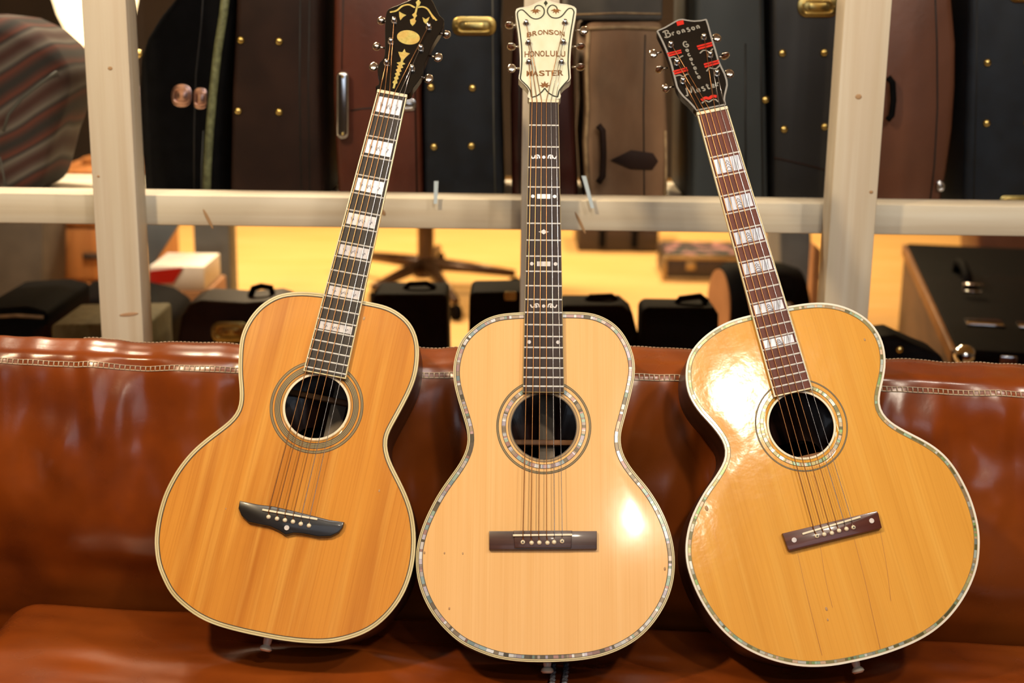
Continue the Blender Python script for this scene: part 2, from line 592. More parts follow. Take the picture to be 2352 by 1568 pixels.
PROF = [(0.10, -0.12), (0.06, -0.06), (0.042, -0.012), (0.026, 0.03), (0.012, 0.07), (0.004, 0.12), (0.003, 0.17), (0.010, 0.22), (0.019, 0.27), (0.029, 0.315),
        (0.037, 0.337), (0.048, 0.352), (0.060, 0.358), (0.092, 0.362), (0.13, 0.366), (0.160, 0.364), (0.172, 0.354), (0.182, 0.33), (0.19, 0.2), (0.19, 0.0), (0.19, -0.12)]
_ps = spline([(a, b, 0) for a, b in PROF], 150, closed=False)


def back_pt(x, i, lift=0.0):
    p = _ps[i]
    q0, q1 = _ps[max(0, i - 1)], _ps[min(len(_ps) - 1, i + 1)]
    t = (q1 - q0).normalized()
    nrm = Vector((-t.y, t.x, 0))            # outward: toward the camera on the front, up on the top
    h = p.y * 1.045
    sm = max(0.0, min(1.0, (x - 0.08) / 0.24))
    fw = (0.007 + 0.018 * sm * sm * (3 - 2 * sm)) * max(0.0, min(1.0, h / 0.15))
    amp = max(0.0, min(1.0, (h + 0.02) / 0.05)) if p.x < 0.165 else 0.0
    if 0.34 < h and p.x > 0.045: amp *= 0.45
    px_ = p.x if p.x < 0.06 else 0.06 + (p.x - 0.06) * max(0.33, min(1.0, 0.52 + 0.22 * x))
    d = fold(x, h) * amp
    # end rounding at the left end of the cushion
    e = max(0.0, (SXB + 0.05 - x) / 0.07)
    rr = 0.05 * (1 - math.sqrt(max(0.0, 1 - min(1, e) ** 2)))
    top = 0.004 * math.sin(x * 4.0 + 0.4) - 0.004
    q = Vector((px_, h, 0)) + nrm * (d + lift)
    return Vector((x, creaseY(x) + q.x + fw + rr * (1 if p.x < 0.1 else -1), seatZ(x) + 0.0 + q.y + (top * max(0, min(1, h / 0.3))) - rr * (0.6 if h > 0.2 else 0)))


sofa = empty('leather_sofa', (0.3, 1.9, 0.0), 'worn cognac brown leather sofa with pale chain stitching along its back', 'sofa')
NX = 420
xs = [SXB - 0.02 + (SX1 + 0.02 - SXB) * i / NX for i in range(NX + 1)]
vs, fs = [], []
npf = len(_ps)
for x in xs:
    for i in range(npf): vs.append(back_pt(x, i))
for a in range(NX):
    for i in range(npf - 1):
        fs.append((a * npf + i, (a + 1) * npf + i, (a + 1) * npf + i + 1, a * npf + i + 1))
fs.append(tuple(range(npf)))
fs.append(tuple(reversed(range(NX * npf, (NX + 1) * npf))))
mesh('back_cushion', vs, fs, m_leather, sofa, smooth=True)

# seat cushion: rounded slab with soft folds
SY0 = 1.20


def seat_pt(x, y):
    cyl = creaseY(x) + 0.005
    r, R = 0.05, 0.045
    hx, hy = (SX1 - SX0) / 2, (cyl - SY0) / 2
    cx, cy = (SX1 + SX0) / 2, (cyl + SY0) / 2
    qx, qy = abs(x - cx) - hx + r, abs(y - cy) - hy + r
    q = math.hypot(max(qx, 0), max(qy, 0)) + min(max(qx, qy), 0) - r
    t = max(0.0, min(1.0, (q + R) / R))
    z = seatZ(x) - R * (1 - math.sqrt(max(0, 1 - t * t)))
    if q > 0: z -= min(0.12, q * 6)
    k = 1 - t
    z += k * (0.006 * noise.noise(Vector((x * 4, y * 5, 3.3))) + 0.004 * noise.noise(Vector((x * 9 + y * 6, y * 22, 9.1))) - 0.003)
    for bx, by, bz in ((-0.26, 1.77, 0.016), (0.05, 1.755, 0.007), (0.42, 1.77, 0.003)):
        z += bz * math.exp(-((x - bx) / 0.13) ** 2 - ((y - by) / 0.05) ** 2)
    return Vector((x, y, z))


nx, ny = 300, 130
vs, fs = [], []
for a in range(nx + 1):
    x = SX0 - 0.01 + (SX1 - SX0 + 0.02) * a / nx
    for b in range(ny + 1):
        y = SY0 - 0.01 + (creaseY(x) + 0.015 - SY0 + 0.01) * b / ny
        vs.append(seat_pt(x, y))
for a in range(nx):
    for b in range(ny):
        i = a * (ny + 1) + b
        fs.append((i, i + ny + 1, i + ny + 2, i + 1))
base0 = len(vs)
for a in (0, nx):
    for b in (0, ny): vs.append(Vector((vs[a * (ny + 1) + b].x, vs[a * (ny + 1) + b].y, 0.26)))
mesh('seat_cushion', vs, fs, m_leather, sofa, smooth=True)
box('seat_base', (SX0, SY0 + 0.03, 0.12), (SX1, 2.10, 0.30), m_leather, sofa, bev=0.02)
box('arm', (-1.06, 1.22, 0.12), (SXB - 0.03, 2.10, 0.63), m_leather, sofa, bev=0.05, seg=4)
box('arm', (SX1 + 0.03, 1.22, 0.12), (SX1 + 0.26, 2.10, 0.63), m_leather, sofa, bev=0.05, seg=4)
for fx in (-0.9, 1.5):
    for fy in (1.3, 2.0):
        box('foot', (fx - 0.03, fy - 0.03, 0.0), (fx + 0.03, fy + 0.03, 0.121), m_ebony, sofa, bev=0.005)

# chain stitching along the seam (hundreds of tiny stitches: one part) and the fine row at the rear edge


def idx_near(u, v):
    return min(range(npf), key=lambda i: (_ps[i].x - u) ** 2 + (_ps[i].y - v) ** 2)


i_lo, i_hi, i_top = idx_near(0.0385, 0.340), idx_near(0.0385, 0.340) + 1, idx_near(0.148, 0.366)
J = ([], [])
sx = [SXB + 0.0036 * k for k in range(int((1.0 - SXB) / 0.0036))]
for i in (i_lo, i_hi):
    tube('', [back_pt(x, i, 0.0006) for x in sx], 0.0010 if i == i_lo else 0.0007, None, sides=5, join=J)
k = 0
x = SXB + 0.004
while x < 0.98:
    tube('', [back_pt(x, i_lo, 0.0008), (back_pt(x, i_lo, 0.0014) + back_pt(x, i_hi, 0.0014)) / 2, back_pt(x, i_hi, 0.0008)], 0.0010, None, sides=5, join=J)
    x += 0.0075
o = mesh('chain_stitching', J[0], J[1], m_thread, sofa, smooth=True)
o['kind'] = 'stuff'
J = ([], [])
x = SX0 + 0.1
while x < 0.98:
    tube('', [back_pt(x, i_top, 0.0004), back_pt(x + 0.0028, i_top, 0.0008), back_pt(x + 0.0045, i_top, 0.0003)], 0.0006, None, sides=4, join=J)
    x += 0.006
o = mesh('edge_stitching', J[0], J[1], m_thread, sofa, smooth=True)
o['kind'] = 'stuff'


# ------------------------------------------------------------------ guitars
LEAN = math.radians(29)
GLYPH = {
    'B': [[(-.1, .85), (.1, 1), (.5, 1), (.6, .8), (.45, .58), (.2, .55)], [(.2, .55), (.6, .5), (.7, .22), (.5, 0), (.1, -.05), (-.15, .1)], [(.2, 1), (.12, 0)]],
    'r': [[(.05, .6), (.05, 0)], [(.05, .35), (.2, .58), (.4, .55)]],
    'o': [[(.22, .6), (.05, .45), (.03, .2), (.2, 0), (.38, .15), (.4, .42), (.22, .6)]],
    'n': [[(.05, .6), (.05, 0)], [(.05, .38), (.2, .6), (.36, .5), (.38, 0)]],
    's': [[(.42, .6), (.2, .66), (.08, .5), (.25, .34), (.42, .2), (.3, -.05), (.0, .0)]],
    'C': [[(.62, .85), (.4, 1.05), (.1, .85), (0, .4), (.2, 0), (.55, .02), (.68, .3), (.5, .5), (.35, .35)]],
    'c': [[(.4, .5), (.22, .6), (.05, .4), (.08, .1), (.25, 0), (.42, .12)]],
    'l': [[(.05, .75), (.05, .1), (.2, 0), (.32, .1)]],
    'a': [[(.38, .5), (.2, .6), (.03, .4), (.06, .1), (.22, 0), (.38, .2)], [(.38, .6), (.38, .1), (.46, 0)]],
    'M': [[(-.3, .05), (-.2, -.08), (-.05, .05), (.1, .9), (.2, 1), (.45, .2), (.75, 1), (.85, .9), (.9, .1), (1.0, 0)]],
    't': [[(.2, .95), (.18, .1), (.3, 0), (.4, .1)], [(0, .65), (.42, .68)]],
    'e': [[(.05, .3), (.38, .34), (.3, .58), (.12, .55), (.03, .3), (.12, .02), (.4, .08)]],
}
RNG = random.Random(7)
PALETTE = {
    'b': ['#d9d3cf', '#c9b9ad', '#e8e6e4', '#b98f86', '#a3b8a6', '#9fb6b8', '#8d7d68', '#cfa9a6', '#6f6552', '#efeff0', '#bba58c', '#d3c8d6'],
    'c': ['#8c8452', '#a49b62', '#c9c7b4', '#7c7442', '#9fc0a2', '#e4e4da', '#bda27a', '#6f6a3c', '#b3b07a', '#88a866', '#cfae92', '#aab6b0'],
}


def make_guitar(P):
    al = LEAN
    n = Vector((math.sin(P.get('yaw', 0)) * math.cos(al), -math.cos(al) * math.cos(P.get('yaw', 0)), math.sin(al))).normalized()
    dn, ds = ray(*P['nut_c']), ray(*P['sad_c'])
    db = ray(*P['bot'])

    def raw(d): return d * (db.dot(n) / d.dot(n))
    s = P.get('L', 0.632) / (raw(dn) - raw(ds)).length
    O = CAM + db * s
    V = (raw(dn) - raw(ds)).normalized()
    Wn = n
    U = V.cross(Wn).normalized()
    root = empty(P['name'], (0, 0, 0), P['label'], 'guitar', 'acoustic guitars leaning on the sofa')
    root['_local'] = 1
    root.matrix_world = Matrix(((U.x, V.x, Wn.x, O.x), (U.y, V.y, Wn.y, O.y), (U.z, V.z, Wn.z, O.z), (0, 0, 0, 1)))
    inv = root.matrix_world.inverted()
    cl = inv @ CAM

    def loc(px, py, w=0.0):
        d = inv.to_3x3() @ ray(px, py)
        return cl + d * ((w - cl.z) / d.z)
    # ---- body outline
    N = 200
    out = spline([loc(px, py) for px, py in P['outline']], N)
    out = smooth_closed(out, 2)
    # orientation: make it counter-clockwise seen from the front
    ar = sum(out[i].x * out[(i + 1) % N].y - out[(i + 1) % N].x * out[i].y for i in range(N))
    if ar < 0: out.reverse()

    def inset(d):
        r = []
        for i in range(N):
            t = (out[(i + 1) % N] - out[i - 1]).normalized()
            r.append(out[i] + Vector((-t.y, t.x, 0)) * d)
        return r
    hx, hy, hr = P['hole']
    hc = loc(hx, hy, 0.002)
    ppm = (loc(hx + 50, hy) - loc(hx - 50, hy)).length / 100
    hr *= ppm
    DOME = 0.0005
    DEP = 0.092

    def circ(r, z, k=N, ph=None):
        return [Vector((hc.x + r * math.cos(a), hc.y + r * 1.02 * math.sin(a), z)) for a in (ph or [2 * math.pi * i / k for i in range(k)])]
    angs = [math.atan2(p.y - hc.y, p.x - hc.x) for p in out]
    hole = circ(hr, 0, ph=angs)
    edge = inset(0.001)
    RG = 18
    vs, fs = [], []
    for k in range(RG + 1):
        t = k / RG
        e = min(1, t / 0.45)
        z = DOME * e * e * (3 - 2 * e)
        for i in range(N):
            p = edge[i].lerp(hole[i], t)
            vs.append(Vector((p.x, p.y, z)))
    for i in range(N): vs.append(Vector((hole[i].x, hole[i].y, DOME - 0.003)))
    for i in range(N): vs.append(Vector((edge[i].x, edge[i].y, -0.003)))
    for k in range(RG + 1):
        for i in range(N):
            j = (i + 1) % N
            fs.append((k * N + i, k * N + j, (k + 1) * N + j, (k + 1) * N + i))
    b2 = (RG + 2) * N
    for i in range(N):
        j = (i + 1) % N
        fs.append((b2 + i, b2 + j, (RG + 1) * N + j, (RG + 1) * N + i)[::-1])
    mesh('soundboard', vs, fs, P['top'], root, smooth=True)
    # sides and back: one shell, open at the top
    vs, fs = [], []
    rows = [(0.0004, -0.002), (0.0, -0.02), (0.0, -0.05), (0.0, -DEP + 0.004), (0.002, -DEP)]
    for d, z in rows:
        vs += [Vector((p.x, p.y, z)) for p in inset(d)]
    c0 = Vector((sum(p.x for p in out) / N, sum(p.y for p in out) / N, 0))
    for t, z in ((0.3, -DEP - 0.003), (0.7, -DEP - 0.006)):
        vs += [Vector((p.x + (c0.x - p.x) * t, p.y + (c0.y - p.y) * t, z)) for p in out]
    for k in range(len(rows) + 1):
        for i in range(N):
            j = (i + 1) % N
            fs.append((k * N + i, (k + 1) * N + i, (k + 1) * N + j, k * N + j))
    fs.append(tuple((len(rows) + 1) * N + i for i in range(N)))
    sh_ = mesh('body', vs, fs, m_rosewood, root, smooth=True)
    bmv = sh_.data.vertices
    zi = -DEP + 0.004
    if P.get('strip'):
        box('back_strip', (hc.x + P['strip'][0], hc.y - 0.2, zi - 0.004), (hc.x + P['strip'][1], hc.y + 0.08, zi + 0.001), m_strip_in, root)
    if P.get('brace') is not None:
        box('back_brace', (hc.x - 0.1, hc.y + P['brace'] - 0.004, zi), (hc.x + 0.1, hc.y + P['brace'] + 0.004, zi + 0.014), m_brace, root, bev=0.002)

    # ---- binding and purfling rings, from the outside in
    def ring(name, d0, d1, z, mat, side=0.0, parent=root):
        A, B = inset(d0), inset(d1)
        vs = [Vector((p.x, p.y, z)) for p in A] + [Vector((p.x, p.y, z)) for p in B] + [Vector((p.x, p.y, z - 0.0012)) for p in B]
        fs = []
        for i in range(N):
            j = (i + 1) % N
            fs.append((i, j, N + j, N + i))
            fs.append((N + i, N + j, 2 * N + j, 2 * N + i))
        if side:
            vs += [Vector((p.x, p.y, z - side)) for p in A]
            for i in range(N):
                j = (i + 1) % N
                fs.append((3 * N + i, 3 * N + j, j, i))
        return mesh(name, vs, fs, mat, parent)

    def pieces(name, P0, P1, z, pal, parent=root):
        """Strip of small pearl pieces between two closed loops, coloured piece by piece."""
        P0 = [q for i in range(len(P0)) for q in (P0[i], (P0[i] + P0[(i + 1) % len(P0)]) / 2)]
        P1 = [q for i in range(len(P1)) for q in (P1[i], (P1[i] + P1[(i + 1) % len(P1)]) / 2)]
        K = len(P0)
        vs, fs, cols = [], [], []
        i = 0
        while i < K:
            ln = RNG.choice((1, 1, 1, 2, 2, 3))
            ln = min(ln, K - i)
            c = lin(RNG.choice(pal))
            v = RNG.uniform(0.45, 0.95)
            for q in range(ln):
                a, b = (i + q) % K, (i + q + 1) % K
                t = 0.06 if q == ln - 1 else 0
                b0 = len(vs)
                e0, e1 = P0[a].lerp(P0[b], 1 - t), P1[a].lerp(P1[b], 1 - t)
                vs += [Vector((P0[a].x, P0[a].y, z)), Vector((e0.x, e0.y, z)), Vector((e1.x, e1.y, z)), Vector((P1[a].x, P1[a].y, z))]
                fs.append((b0, b0 + 1, b0 + 2, b0 + 3))
                cols.append(tuple(min(1, x * v) for x in c[:3]) + (1,))
            i += ln
        o = mesh(name, vs, fs, pearl_mat(), parent)
        at_ = o.data.attributes.new('piece_colour', 'FLOAT_COLOR', 'FACE')
        for k, c in enumerate(cols): at_.data[k].color = c
        o['kind'] = 'stuff'
        return o
    bind = None
    for i, (d0, d1, mt, nm) in enumerate(P['rings']):
        if mt == 'pearl':
            ring('purfling_bed', d0, d1, 0.0006, m_dline)
            pieces('pearl_purfling', inset(d0), inset(d1), 0.0008, P['pal'])
        else:
            ring(nm, d0, d1, 0.0008, mt, 0.006 if i == 0 else 0)

    def rring(name, r0, r1, mat, z=DOME + 0.0003):
        K = 96
        A, B = circ(r1 * ppm, z, K), circ(r0 * ppm, z, K)
        vs = A + B + [Vector((p.x, p.y, z - 0.002)) for p in B]
        fs = []
        for i in range(K):
            j = (i + 1) % K
            fs += [(i, j, K + j, K + i), (K + i, K + j, 2 * K + j, 2 * K + i)]
        return mesh(name, vs, fs, mat, root)
    for r0, r1, mt in P['rosette']:
        if mt == 'pearl':
            rring('rosette_bed', r0 - 1, r1 + 1, m_dline, DOME + 0.0003)
            pieces('pearl_rosette', circ(r1 * ppm, 0, 84), circ(r0 * ppm, 0, 84), DOME + 0.0005, P['pal'])
        else:
            rring('rosette_ring', r0, r1, mt)

    # ---- neck, fingerboard, frets
    FW = 0.0075
    nl, nr = loc(*P['nut'][0], FW), loc(*P['nut'][1], FW)
    el, er = loc(*P['fb_end'][0], FW), loc(*P['fb_end'][1], FW)
    vn, ve = (nl.y + nr.y) / 2, (el.y + er.y) / 2
    un, ue = (nl.x + nr.x) / 2, (el.x + er.x) / 2
    wn, we = (nr.x - nl.x) / 2, (er.x - el.x) / 2
    sad = [loc(*p, 0.011) for p in P['saddle']]
    vs_ = (sad[0].y + sad[1].y) / 2
    Lf = (vn - vs_) * 1.0125

    def fbx(v):
        t = (vn - v) / (vn - ve)
        return un + (ue - un) * t, wn + (we - wn) * t
    bw = P.get('fb_bind', 0.0)
    o = slab('fingerboard', [(un - wn + bw, vn, FW), (un + wn - bw, vn, FW), (ue + we - bw, ve + bw, FW), (ue - we + bw, ve + bw, FW)], (0, 0, -0.0052), P['fb'], root, bev=0.0004, seg=1)
    if bw:
        for s_ in (-1, 1):
            slab('fingerboard_binding', [(un + s_ * wn, vn, FW), (un + s_ * (wn - bw), vn, FW), (ue + s_ * (we - bw), ve, FW), (ue + s_ * we, ve, FW)], (0, 0, -0.0052), P['fb_bmat'], root)
        slab('fingerboard_binding', [(ue - we + bw, ve + bw, FW), (ue + we - bw, ve + bw, FW), (ue + we - bw, ve, FW), (ue - we + bw, ve, FW)], (0, 0, -0.0052), P['fb_bmat'], root)
    # neck shaft
    vj = P_top = max(p.y for p in out) - 0.012
    vs, fs = [], []
    K = 10
    for r_ in range(9):
        v = vj + (vn + 0.006 - vj) * r_ / 8
        cx, hw = fbx(v)
        dp = 0.021 - 0.003 * r_ / 8 + (0.03 * (1 - r_ / 2) ** 2 if r_ < 2 else 0)
        for k in range(K + 1):
            a = math.pi * k / K
            vs.append((cx + hw * 0.99 * math.cos(a), v, FW - 0.0052 - dp * math.sin(a)))
    for r_ in range(8):
        for k in range(K):
            a = r_ * (K + 1) + k
            fs.append((a, a + 1, a + K + 2, a + K + 1))
        fs.append((r_ * (K + 1), (r_ + 1) * (K + 1), (r_ + 1) * (K + 1) + K, r_ * (K + 1) + K))
    fs.append(tuple(range(K + 1)))
    fs.append(tuple(reversed(range(8 * (K + 1), 9 * (K + 1)))))
    mesh('neck', vs, fs, m_neck, root, smooth=True)

    def fv(k): return vn - Lf * (1 - 2 ** (-k / 12))
    k = 1
    while k <= P.get('nfrets', 20) and fv(k) > ve + 0.004:
        cx, hw = fbx(fv(k))
        h = hw - bw * 0.6
        sec = [(-0.0013, 0), (-0.0010, 0.0007), (0, 0.001), (0.0010, 0.0007), (0.0013, 0)]
        vv = [(cx + sx_ * h, fv(k) + a, FW + b) for sx_ in (-1, 1) for a, b in sec]
        ff = [(i, i + 1, i + 6, i + 5) for i in range(4)] + [(0, 1, 2, 3, 4), (9, 8, 7, 6, 5), (0, 5, 9, 4)]
        mesh('fret', vv, ff, m_fret, root)
        k += 1
    # nut
    slab('nut', [(un - wn - 0.0004, vn + 0.0048, FW + 0.0014), (un + wn + 0.0004, vn + 0.0048, FW + 0.0014), (un + wn + 0.0004, vn - 0.0004, FW + 0.0018), (un - wn - 0.0004, vn - 0.0004, FW + 0.0018)],
         (0, 0, -0.007), m_ivory, root, bev=0.0009)

    # ---- inlays
    def flat(name, poly, z, mat, parent=None, th=0.0003):
        return slab(name, [(p[0], p[1], z) for p in poly], (0, 0, -th), mat, parent or root)

    def stroke(pts, wd, z, J, smooth=True, frame=None):
        """Flat ribbon along pts (2-D), collected into J."""
        q = spline([(p[0], p[1], 0) for p in pts], max(6, len(pts) * 5), closed=False) if smooth and len(pts) > 2 else [Vector((p[0], p[1], 0)) for p in pts]
        b0 = len(J[0])
        for i, p in enumerate(q):
            t = (q[min(i + 1, len(q) - 1)] - q[max(i - 1, 0)])
            t = t.normalized() if t.length > 0 else Vector((1, 0, 0))
            nn = Vector((-t.y, t.x, 0)) * wd / 2
            for c in (p + nn, p - nn):
                J[0].append(frame(c.x, c.y, z) if frame else Vector((c.x, c.y, z)))
        for i in range(len(q) - 1):
            a = b0 + 2 * i
            J[1].append((a, a + 1, a + 3, a + 2))
    for fr_, kind in P['inlays']:
        va, vb = fv(fr_ - 1), fv(fr_)
        vm, gap = (va + vb) / 2, va - vb
        cx, hw = fbx(vm)
        hw -= bw
        if kind == 'block':
            hh = gap * P.get('blk', 0.36)
            sh_k = 0.86
            t0, t1 = fbx(vm + hh)[1] - bw, fbx(vm - hh)[1] - bw
            o = flat('inlay', [(cx - t0 * sh_k, vm + hh), (cx + t0 * sh_k, vm + hh), (cx + t1 * sh_k, vm - hh), (cx - t1 * sh_k, vm - hh)], FW + 0.0002, P['mop'])
            J = ([], [])
            z = FW + 0.00035
            if P['eng'] == 'tree':
                for q in (-0.62, -0.54, -0.44, 0.36, 0.5, 0.58, 0.7):
                    sk = 0.10 * hw
                    stroke([(cx + q * hw - sk, vm - hh * 0.95), (cx + q * hw + sk * 0.3, vm + hh * 0.95)], 0.0006, z, J, False)
                for q in range(3):
                    yy = vm - hh * 0.7 + q * hh * 0.45
                    ww = 0.0048 - q * 0.0012
                    stroke([(cx - ww, yy), (cx, yy + hh * 0.42), (cx + ww, yy)], 0.0011, z, J, False)
                stroke([(cx - 0.0045, vm - hh * 0.85), (cx + 0.0045, vm - hh * 0.85)], 0.0012, z, J, False)
            else:
                for q in (-0.55, -0.12, 0.1, 0.55):
                    a_ = hw * 0.09
                    stroke([(cx + q * hw - a_, vm + hh * 0.3), (cx + q * hw, vm - hh * 0.45), (cx + q * hw + a_ * 0.6, vm + hh * 0.1), (cx + q * hw + a_ * 1.2, vm - hh * 0.2)], 0.0007, z, J)
            mesh('engraving', J[0], J[1], m_engrave, o)
        elif kind == 'dotbar':
            flat('inlay', [(cx - 0.0095, vm + 0.0035), (cx + 0.0095, vm + 0.0035), (cx + 0.0095, vm - 0.0035), (cx - 0.0095, vm - 0.0035)], FW + 0.0002, m_mop)
            for s_ in (-1, 1):
                flat('inlay', [(cx + s_ * hw * 0.68 + 0.0027 * math.cos(a), vm + 0.0027 * math.sin(a)) for a in [math.pi * i / 8 for i in range(16)]], FW + 0.0002, m_mop)
        elif kind == 'diamond':
            flat('inlay', [(cx - 0.0075, vm), (cx - 0.003, vm + 0.0018), (cx, vm + 0.0038), (cx + 0.003, vm + 0.0018), (cx + 0.0075, vm), (cx + 0.003, vm - 0.0018), (cx, vm - 0.0038), (cx - 0.003, vm - 0.0018)], FW + 0.0002, m_mop)
        elif kind == 'dots':
            for s_ in (-1, 1):
                flat('inlay', [(cx + s_ * hw * 0.76 + 0.0027 * math.cos(a), vm + 0.0027 * math.sin(a)) for a in [math.pi * i / 8 for i in range(16)]], FW + 0.0002, m_mop)
        elif kind == 'scroll':
            flat('inlay', [(cx + 0.0024 * math.cos(a), vm + 0.0024 * math.sin(a)) for a in [math.pi * i / 8 for i in range(16)]], FW + 0.0002, m_mop)
            for s_ in (-1, 1):
                J = ([], [])
                stroke([(cx + s_ * 0.006, vm - 0.002), (cx + s_ * 0.0075, vm + 0.0026), (cx + s_ * 0.012, vm + 0.0026), (cx + s_ * 0.0125, vm - 0.001), (cx + s_ * 0.0095, vm - 0.0018), (cx + s_ * 0.0105, vm + 0.001), (cx + s_ * 0.016, vm - 0.002), (cx + s_ * 0.0185, vm + 0.002)], 0.0018, FW + 0.0003, J)
                mesh('inlay', J[0], J[1], m_mop, root)

    # ---- headstock: a plane tilted back at the nut
    TH = math.radians(13)
    hn = Vector((0, math.sin(TH), math.cos(TH)))
    hv = Vector((0, math.cos(TH), -math.sin(TH)))
    h0 = Vector((un, vn + 0.004, FW + 0.0004))

    def hl(px, py, w=0.0):
        d = inv.to_3x3() @ ray(px, py)
        q = h0 + hn * w
        return cl + d * ((q - cl).dot(hn) / d.dot(hn))

    def h2(px, py):
        p = hl(px, py) - h0
        return p.x, p.dot(hv)

    def hf(u, v, w): return h0 + Vector((u, 0, 0)) + hv * v + hn * w
    H = P['head']
    Z, ox, oy = H['z']

    def hp(q): return (q[0] / Z + ox, q[1] / Z + oy)
    hout = [Vector((*h2(*hp(q)), 0)) for q in H['outline']]
    if H.get('smooth', True): hs = spline(hout, 90)
    else: hs = hout
    hd = slab('headstock', [hf(p.x, p.y, 0) for p in hs], -hn * 0.0145, H['mat'], root, bev=0.0006, seg=1)
    if H.get('edge'):
        J = ([], [])
        wd = H['edge'][1]
        cx_ = sum(p.x for p in hs) / len(hs)
        cy_ = sum(p.y for p in hs) / len(hs)
        K = len(hs)
        a2 = sum(hs[i].x * hs[(i + 1) % K].y - hs[(i + 1) % K].x * hs[i].y for i in range(K))
        sg = 1 if a2 > 0 else -1
        pin = []
        for i in range(K):
            t = (hs[(i + 1) % K] - hs[i - 1]).normalized()
            pin.append(hs[i] + Vector((-t.y, t.x, 0)) * wd * sg)
        vs = [hf(p.x, p.y, 0.0004) for p in hs] + [hf(p.x, p.y, 0.0004) for p in pin] + [hf(p.x, p.y, -0.004) for p in hs]
        vs = [v for v in vs]
        fs = []
        for i in range(K):
            j = (i + 1) % K
            fs += [(i, j, K + j, K + i), (2 * K + i, 2 * K + j, j, i)]
        mesh('headstock_binding', vs, fs, H['edge'][0], root)
    for grp_name, mt, wd, lines in H.get('strokes', ()):
        for ln in lines:
            J = ([], [])
            stroke([h2(*hp(q)) for q in ln], wd, 0.0006, J, True, hf)
            mesh(grp_name, J[0], J[1], mt, hd)
    for nm, mt, poly in H.get('patches', ()):
        slab(nm, [hf(*h2(*hp(q)), 0.0007) for q in poly], -hn * 0.0006, mt, hd)
    for nm, mt, c, r, pts in H.get('leaves', ()):
        for k_, (a0, ln) in enumerate(pts):
            cx_, cy_ = h2(*hp(c))
            a_ = math.radians(a0)
            dx, dy = math.cos(a_), math.sin(a_)
            lw = r * 0.16
            slab(nm, [hf(cx_, cy_, 0.0007), hf(cx_ + dx * ln * r * .5 - dy * lw, cy_ + dy * ln * r * .5 + dx * lw, 0.0007), hf(cx_ + dx * ln * r, cy_ + dy * ln * r, 0.0007), hf(cx_ + dx * ln * r * .5 + dy * lw, cy_ + dy * ln * r * .5 - dx * lw, 0.0007)], -hn * 0.0005, mt, hd)
    for txt, a, b, hgt, mt, arch, sxs in H.get('text', ()):
        # block capitals set between the pixel ends a and b
        pa, pb = Vector((*h2(*hp(a)), 0)), Vector((*h2(*hp(b)), 0))
        hh = hgt / Z * ppm * 1.03
        step = (pb - pa) / (len(txt))
        for i, ch in enumerate(txt):
            cu = bpy.data.curves.new('letter', 'FONT')
            cu.body = ch
            cu.size = 1.0
            cu.offset = sxs
            to = bpy.data.objects.new('letter', cu)
            COL.objects.link(to)
            dg = bpy.context.evaluated_depsgraph_get()
            me = bpy.data.meshes.new_from_object(to.evaluated_get(dg))
            bpy.data.objects.remove(to)
            xs_ = [v.co.x for v in me.vertices]
            ys_ = [v.co.y for v in me.vertices]
            x0_, x1_, y0_, y1_ = min(xs_), max(xs_), min(ys_), max(ys_)
            cw = step.length * (0.9 if ch not in 'IL' else 0.7)
            t = (i + 0.5) / len(txt) * 2 - 1
            base = pa + step * (i + 0.5) + Vector((0, arch * (1 - t * t) * hh, 0))
            sl = -arch * 2 * t * 0.35
            for v in me.vertices:
                lx = ((v.co.x - x0_) / (x1_ - x0_) - 0.5) * cw
                ly = (v.co.y - y0_) / (y1_ - y0_) * hh
                v.co = hf(base.x + lx, base.y + ly + lx * sl, 0.0006)
            link('letter', me, mt, hd)
    for txt, a, b, size, wd, mt in H.get('script', ()):
        pa, pb = Vector((*h2(*hp(a)), 0)), Vector((*h2(*hp(b)), 0))
        d = (pb - pa)
        stp = d / max(1, len(txt) - 1)
        e1 = d.normalized()
        stack = size < 0
        sz = abs(size) / Z * ppm
        if stack:
            e1 = Vector((1, 0, 0)) if not H.get('tilt') else Vector((math.cos(H['tilt']), math.sin(H['tilt']), 0))
        e2 = Vector((-e1.y, e1.x, 0))
        for i, ch in enumerate(txt):
            J = ([], [])
            fr0 = {'B': 1.45, 'M': 1.9}.get(txt[0], 1.0)
            o0 = pa + (stp * i if stack or i == 0 else d * ((fr0 + i - 1) / (fr0 + len(txt) - 2)))
            sc_ = sz * (1.25 if ch in 'BCM' else 1.0)
            for ln in GLYPH[ch]:
                stroke([((o0 + e1 * (q[0] * sc_) + e2 * (q[1] * sc_)).x, (o0 + e1 * (q[0] * sc_) + e2 * (q[1] * sc_)).y) for q in ln], wd, 0.0006, J, True, hf)
            mesh('letter', J[0], J[1], mt, hd)
    # tuners
    posts = []
    for q in H['posts']:
        u, v = h2(*hp(q))
        b = hf(u, v, 0.0)
        posts.append(hf(u, v, 0.005))
        lathe('tuner_post', [(0.0046, 0.0), (0.0046, 0.0014), (0.003, 0.0018), (0.003, 0.0065), (0.0034, 0.0072), (0.0022, 0.0085)], b, hn, m_chrome, root, sides=14)
    for q, kind in H['buttons']:
        p = hl(*hp(q), -0.009)
        s_ = 1 if p.x > un else -1
        ex = Vector((1, 0, 0))
        if kind == 'face': axes = (ex * 0.0068, hv * 0.0082, hn * 0.0035)
        elif kind == 'edge': axes = (ex * 0.0072, hv * 0.0032, hn * 0.0085)
        else: axes = (ex * 0.0066, hv * 0.0066, hn * 0.006)
        bt = blob('tuner_button', p, axes, H.get('bmat', m_nickel), root)
        tube('tuner_shaft', [p, p - ex * s_ * 0.013], 0.0016, m_nickel, bt)

    # ---- bridge, saddle, pins
    B = P['bridge']
    bw0 = 0.0018
    brz = 0.0085
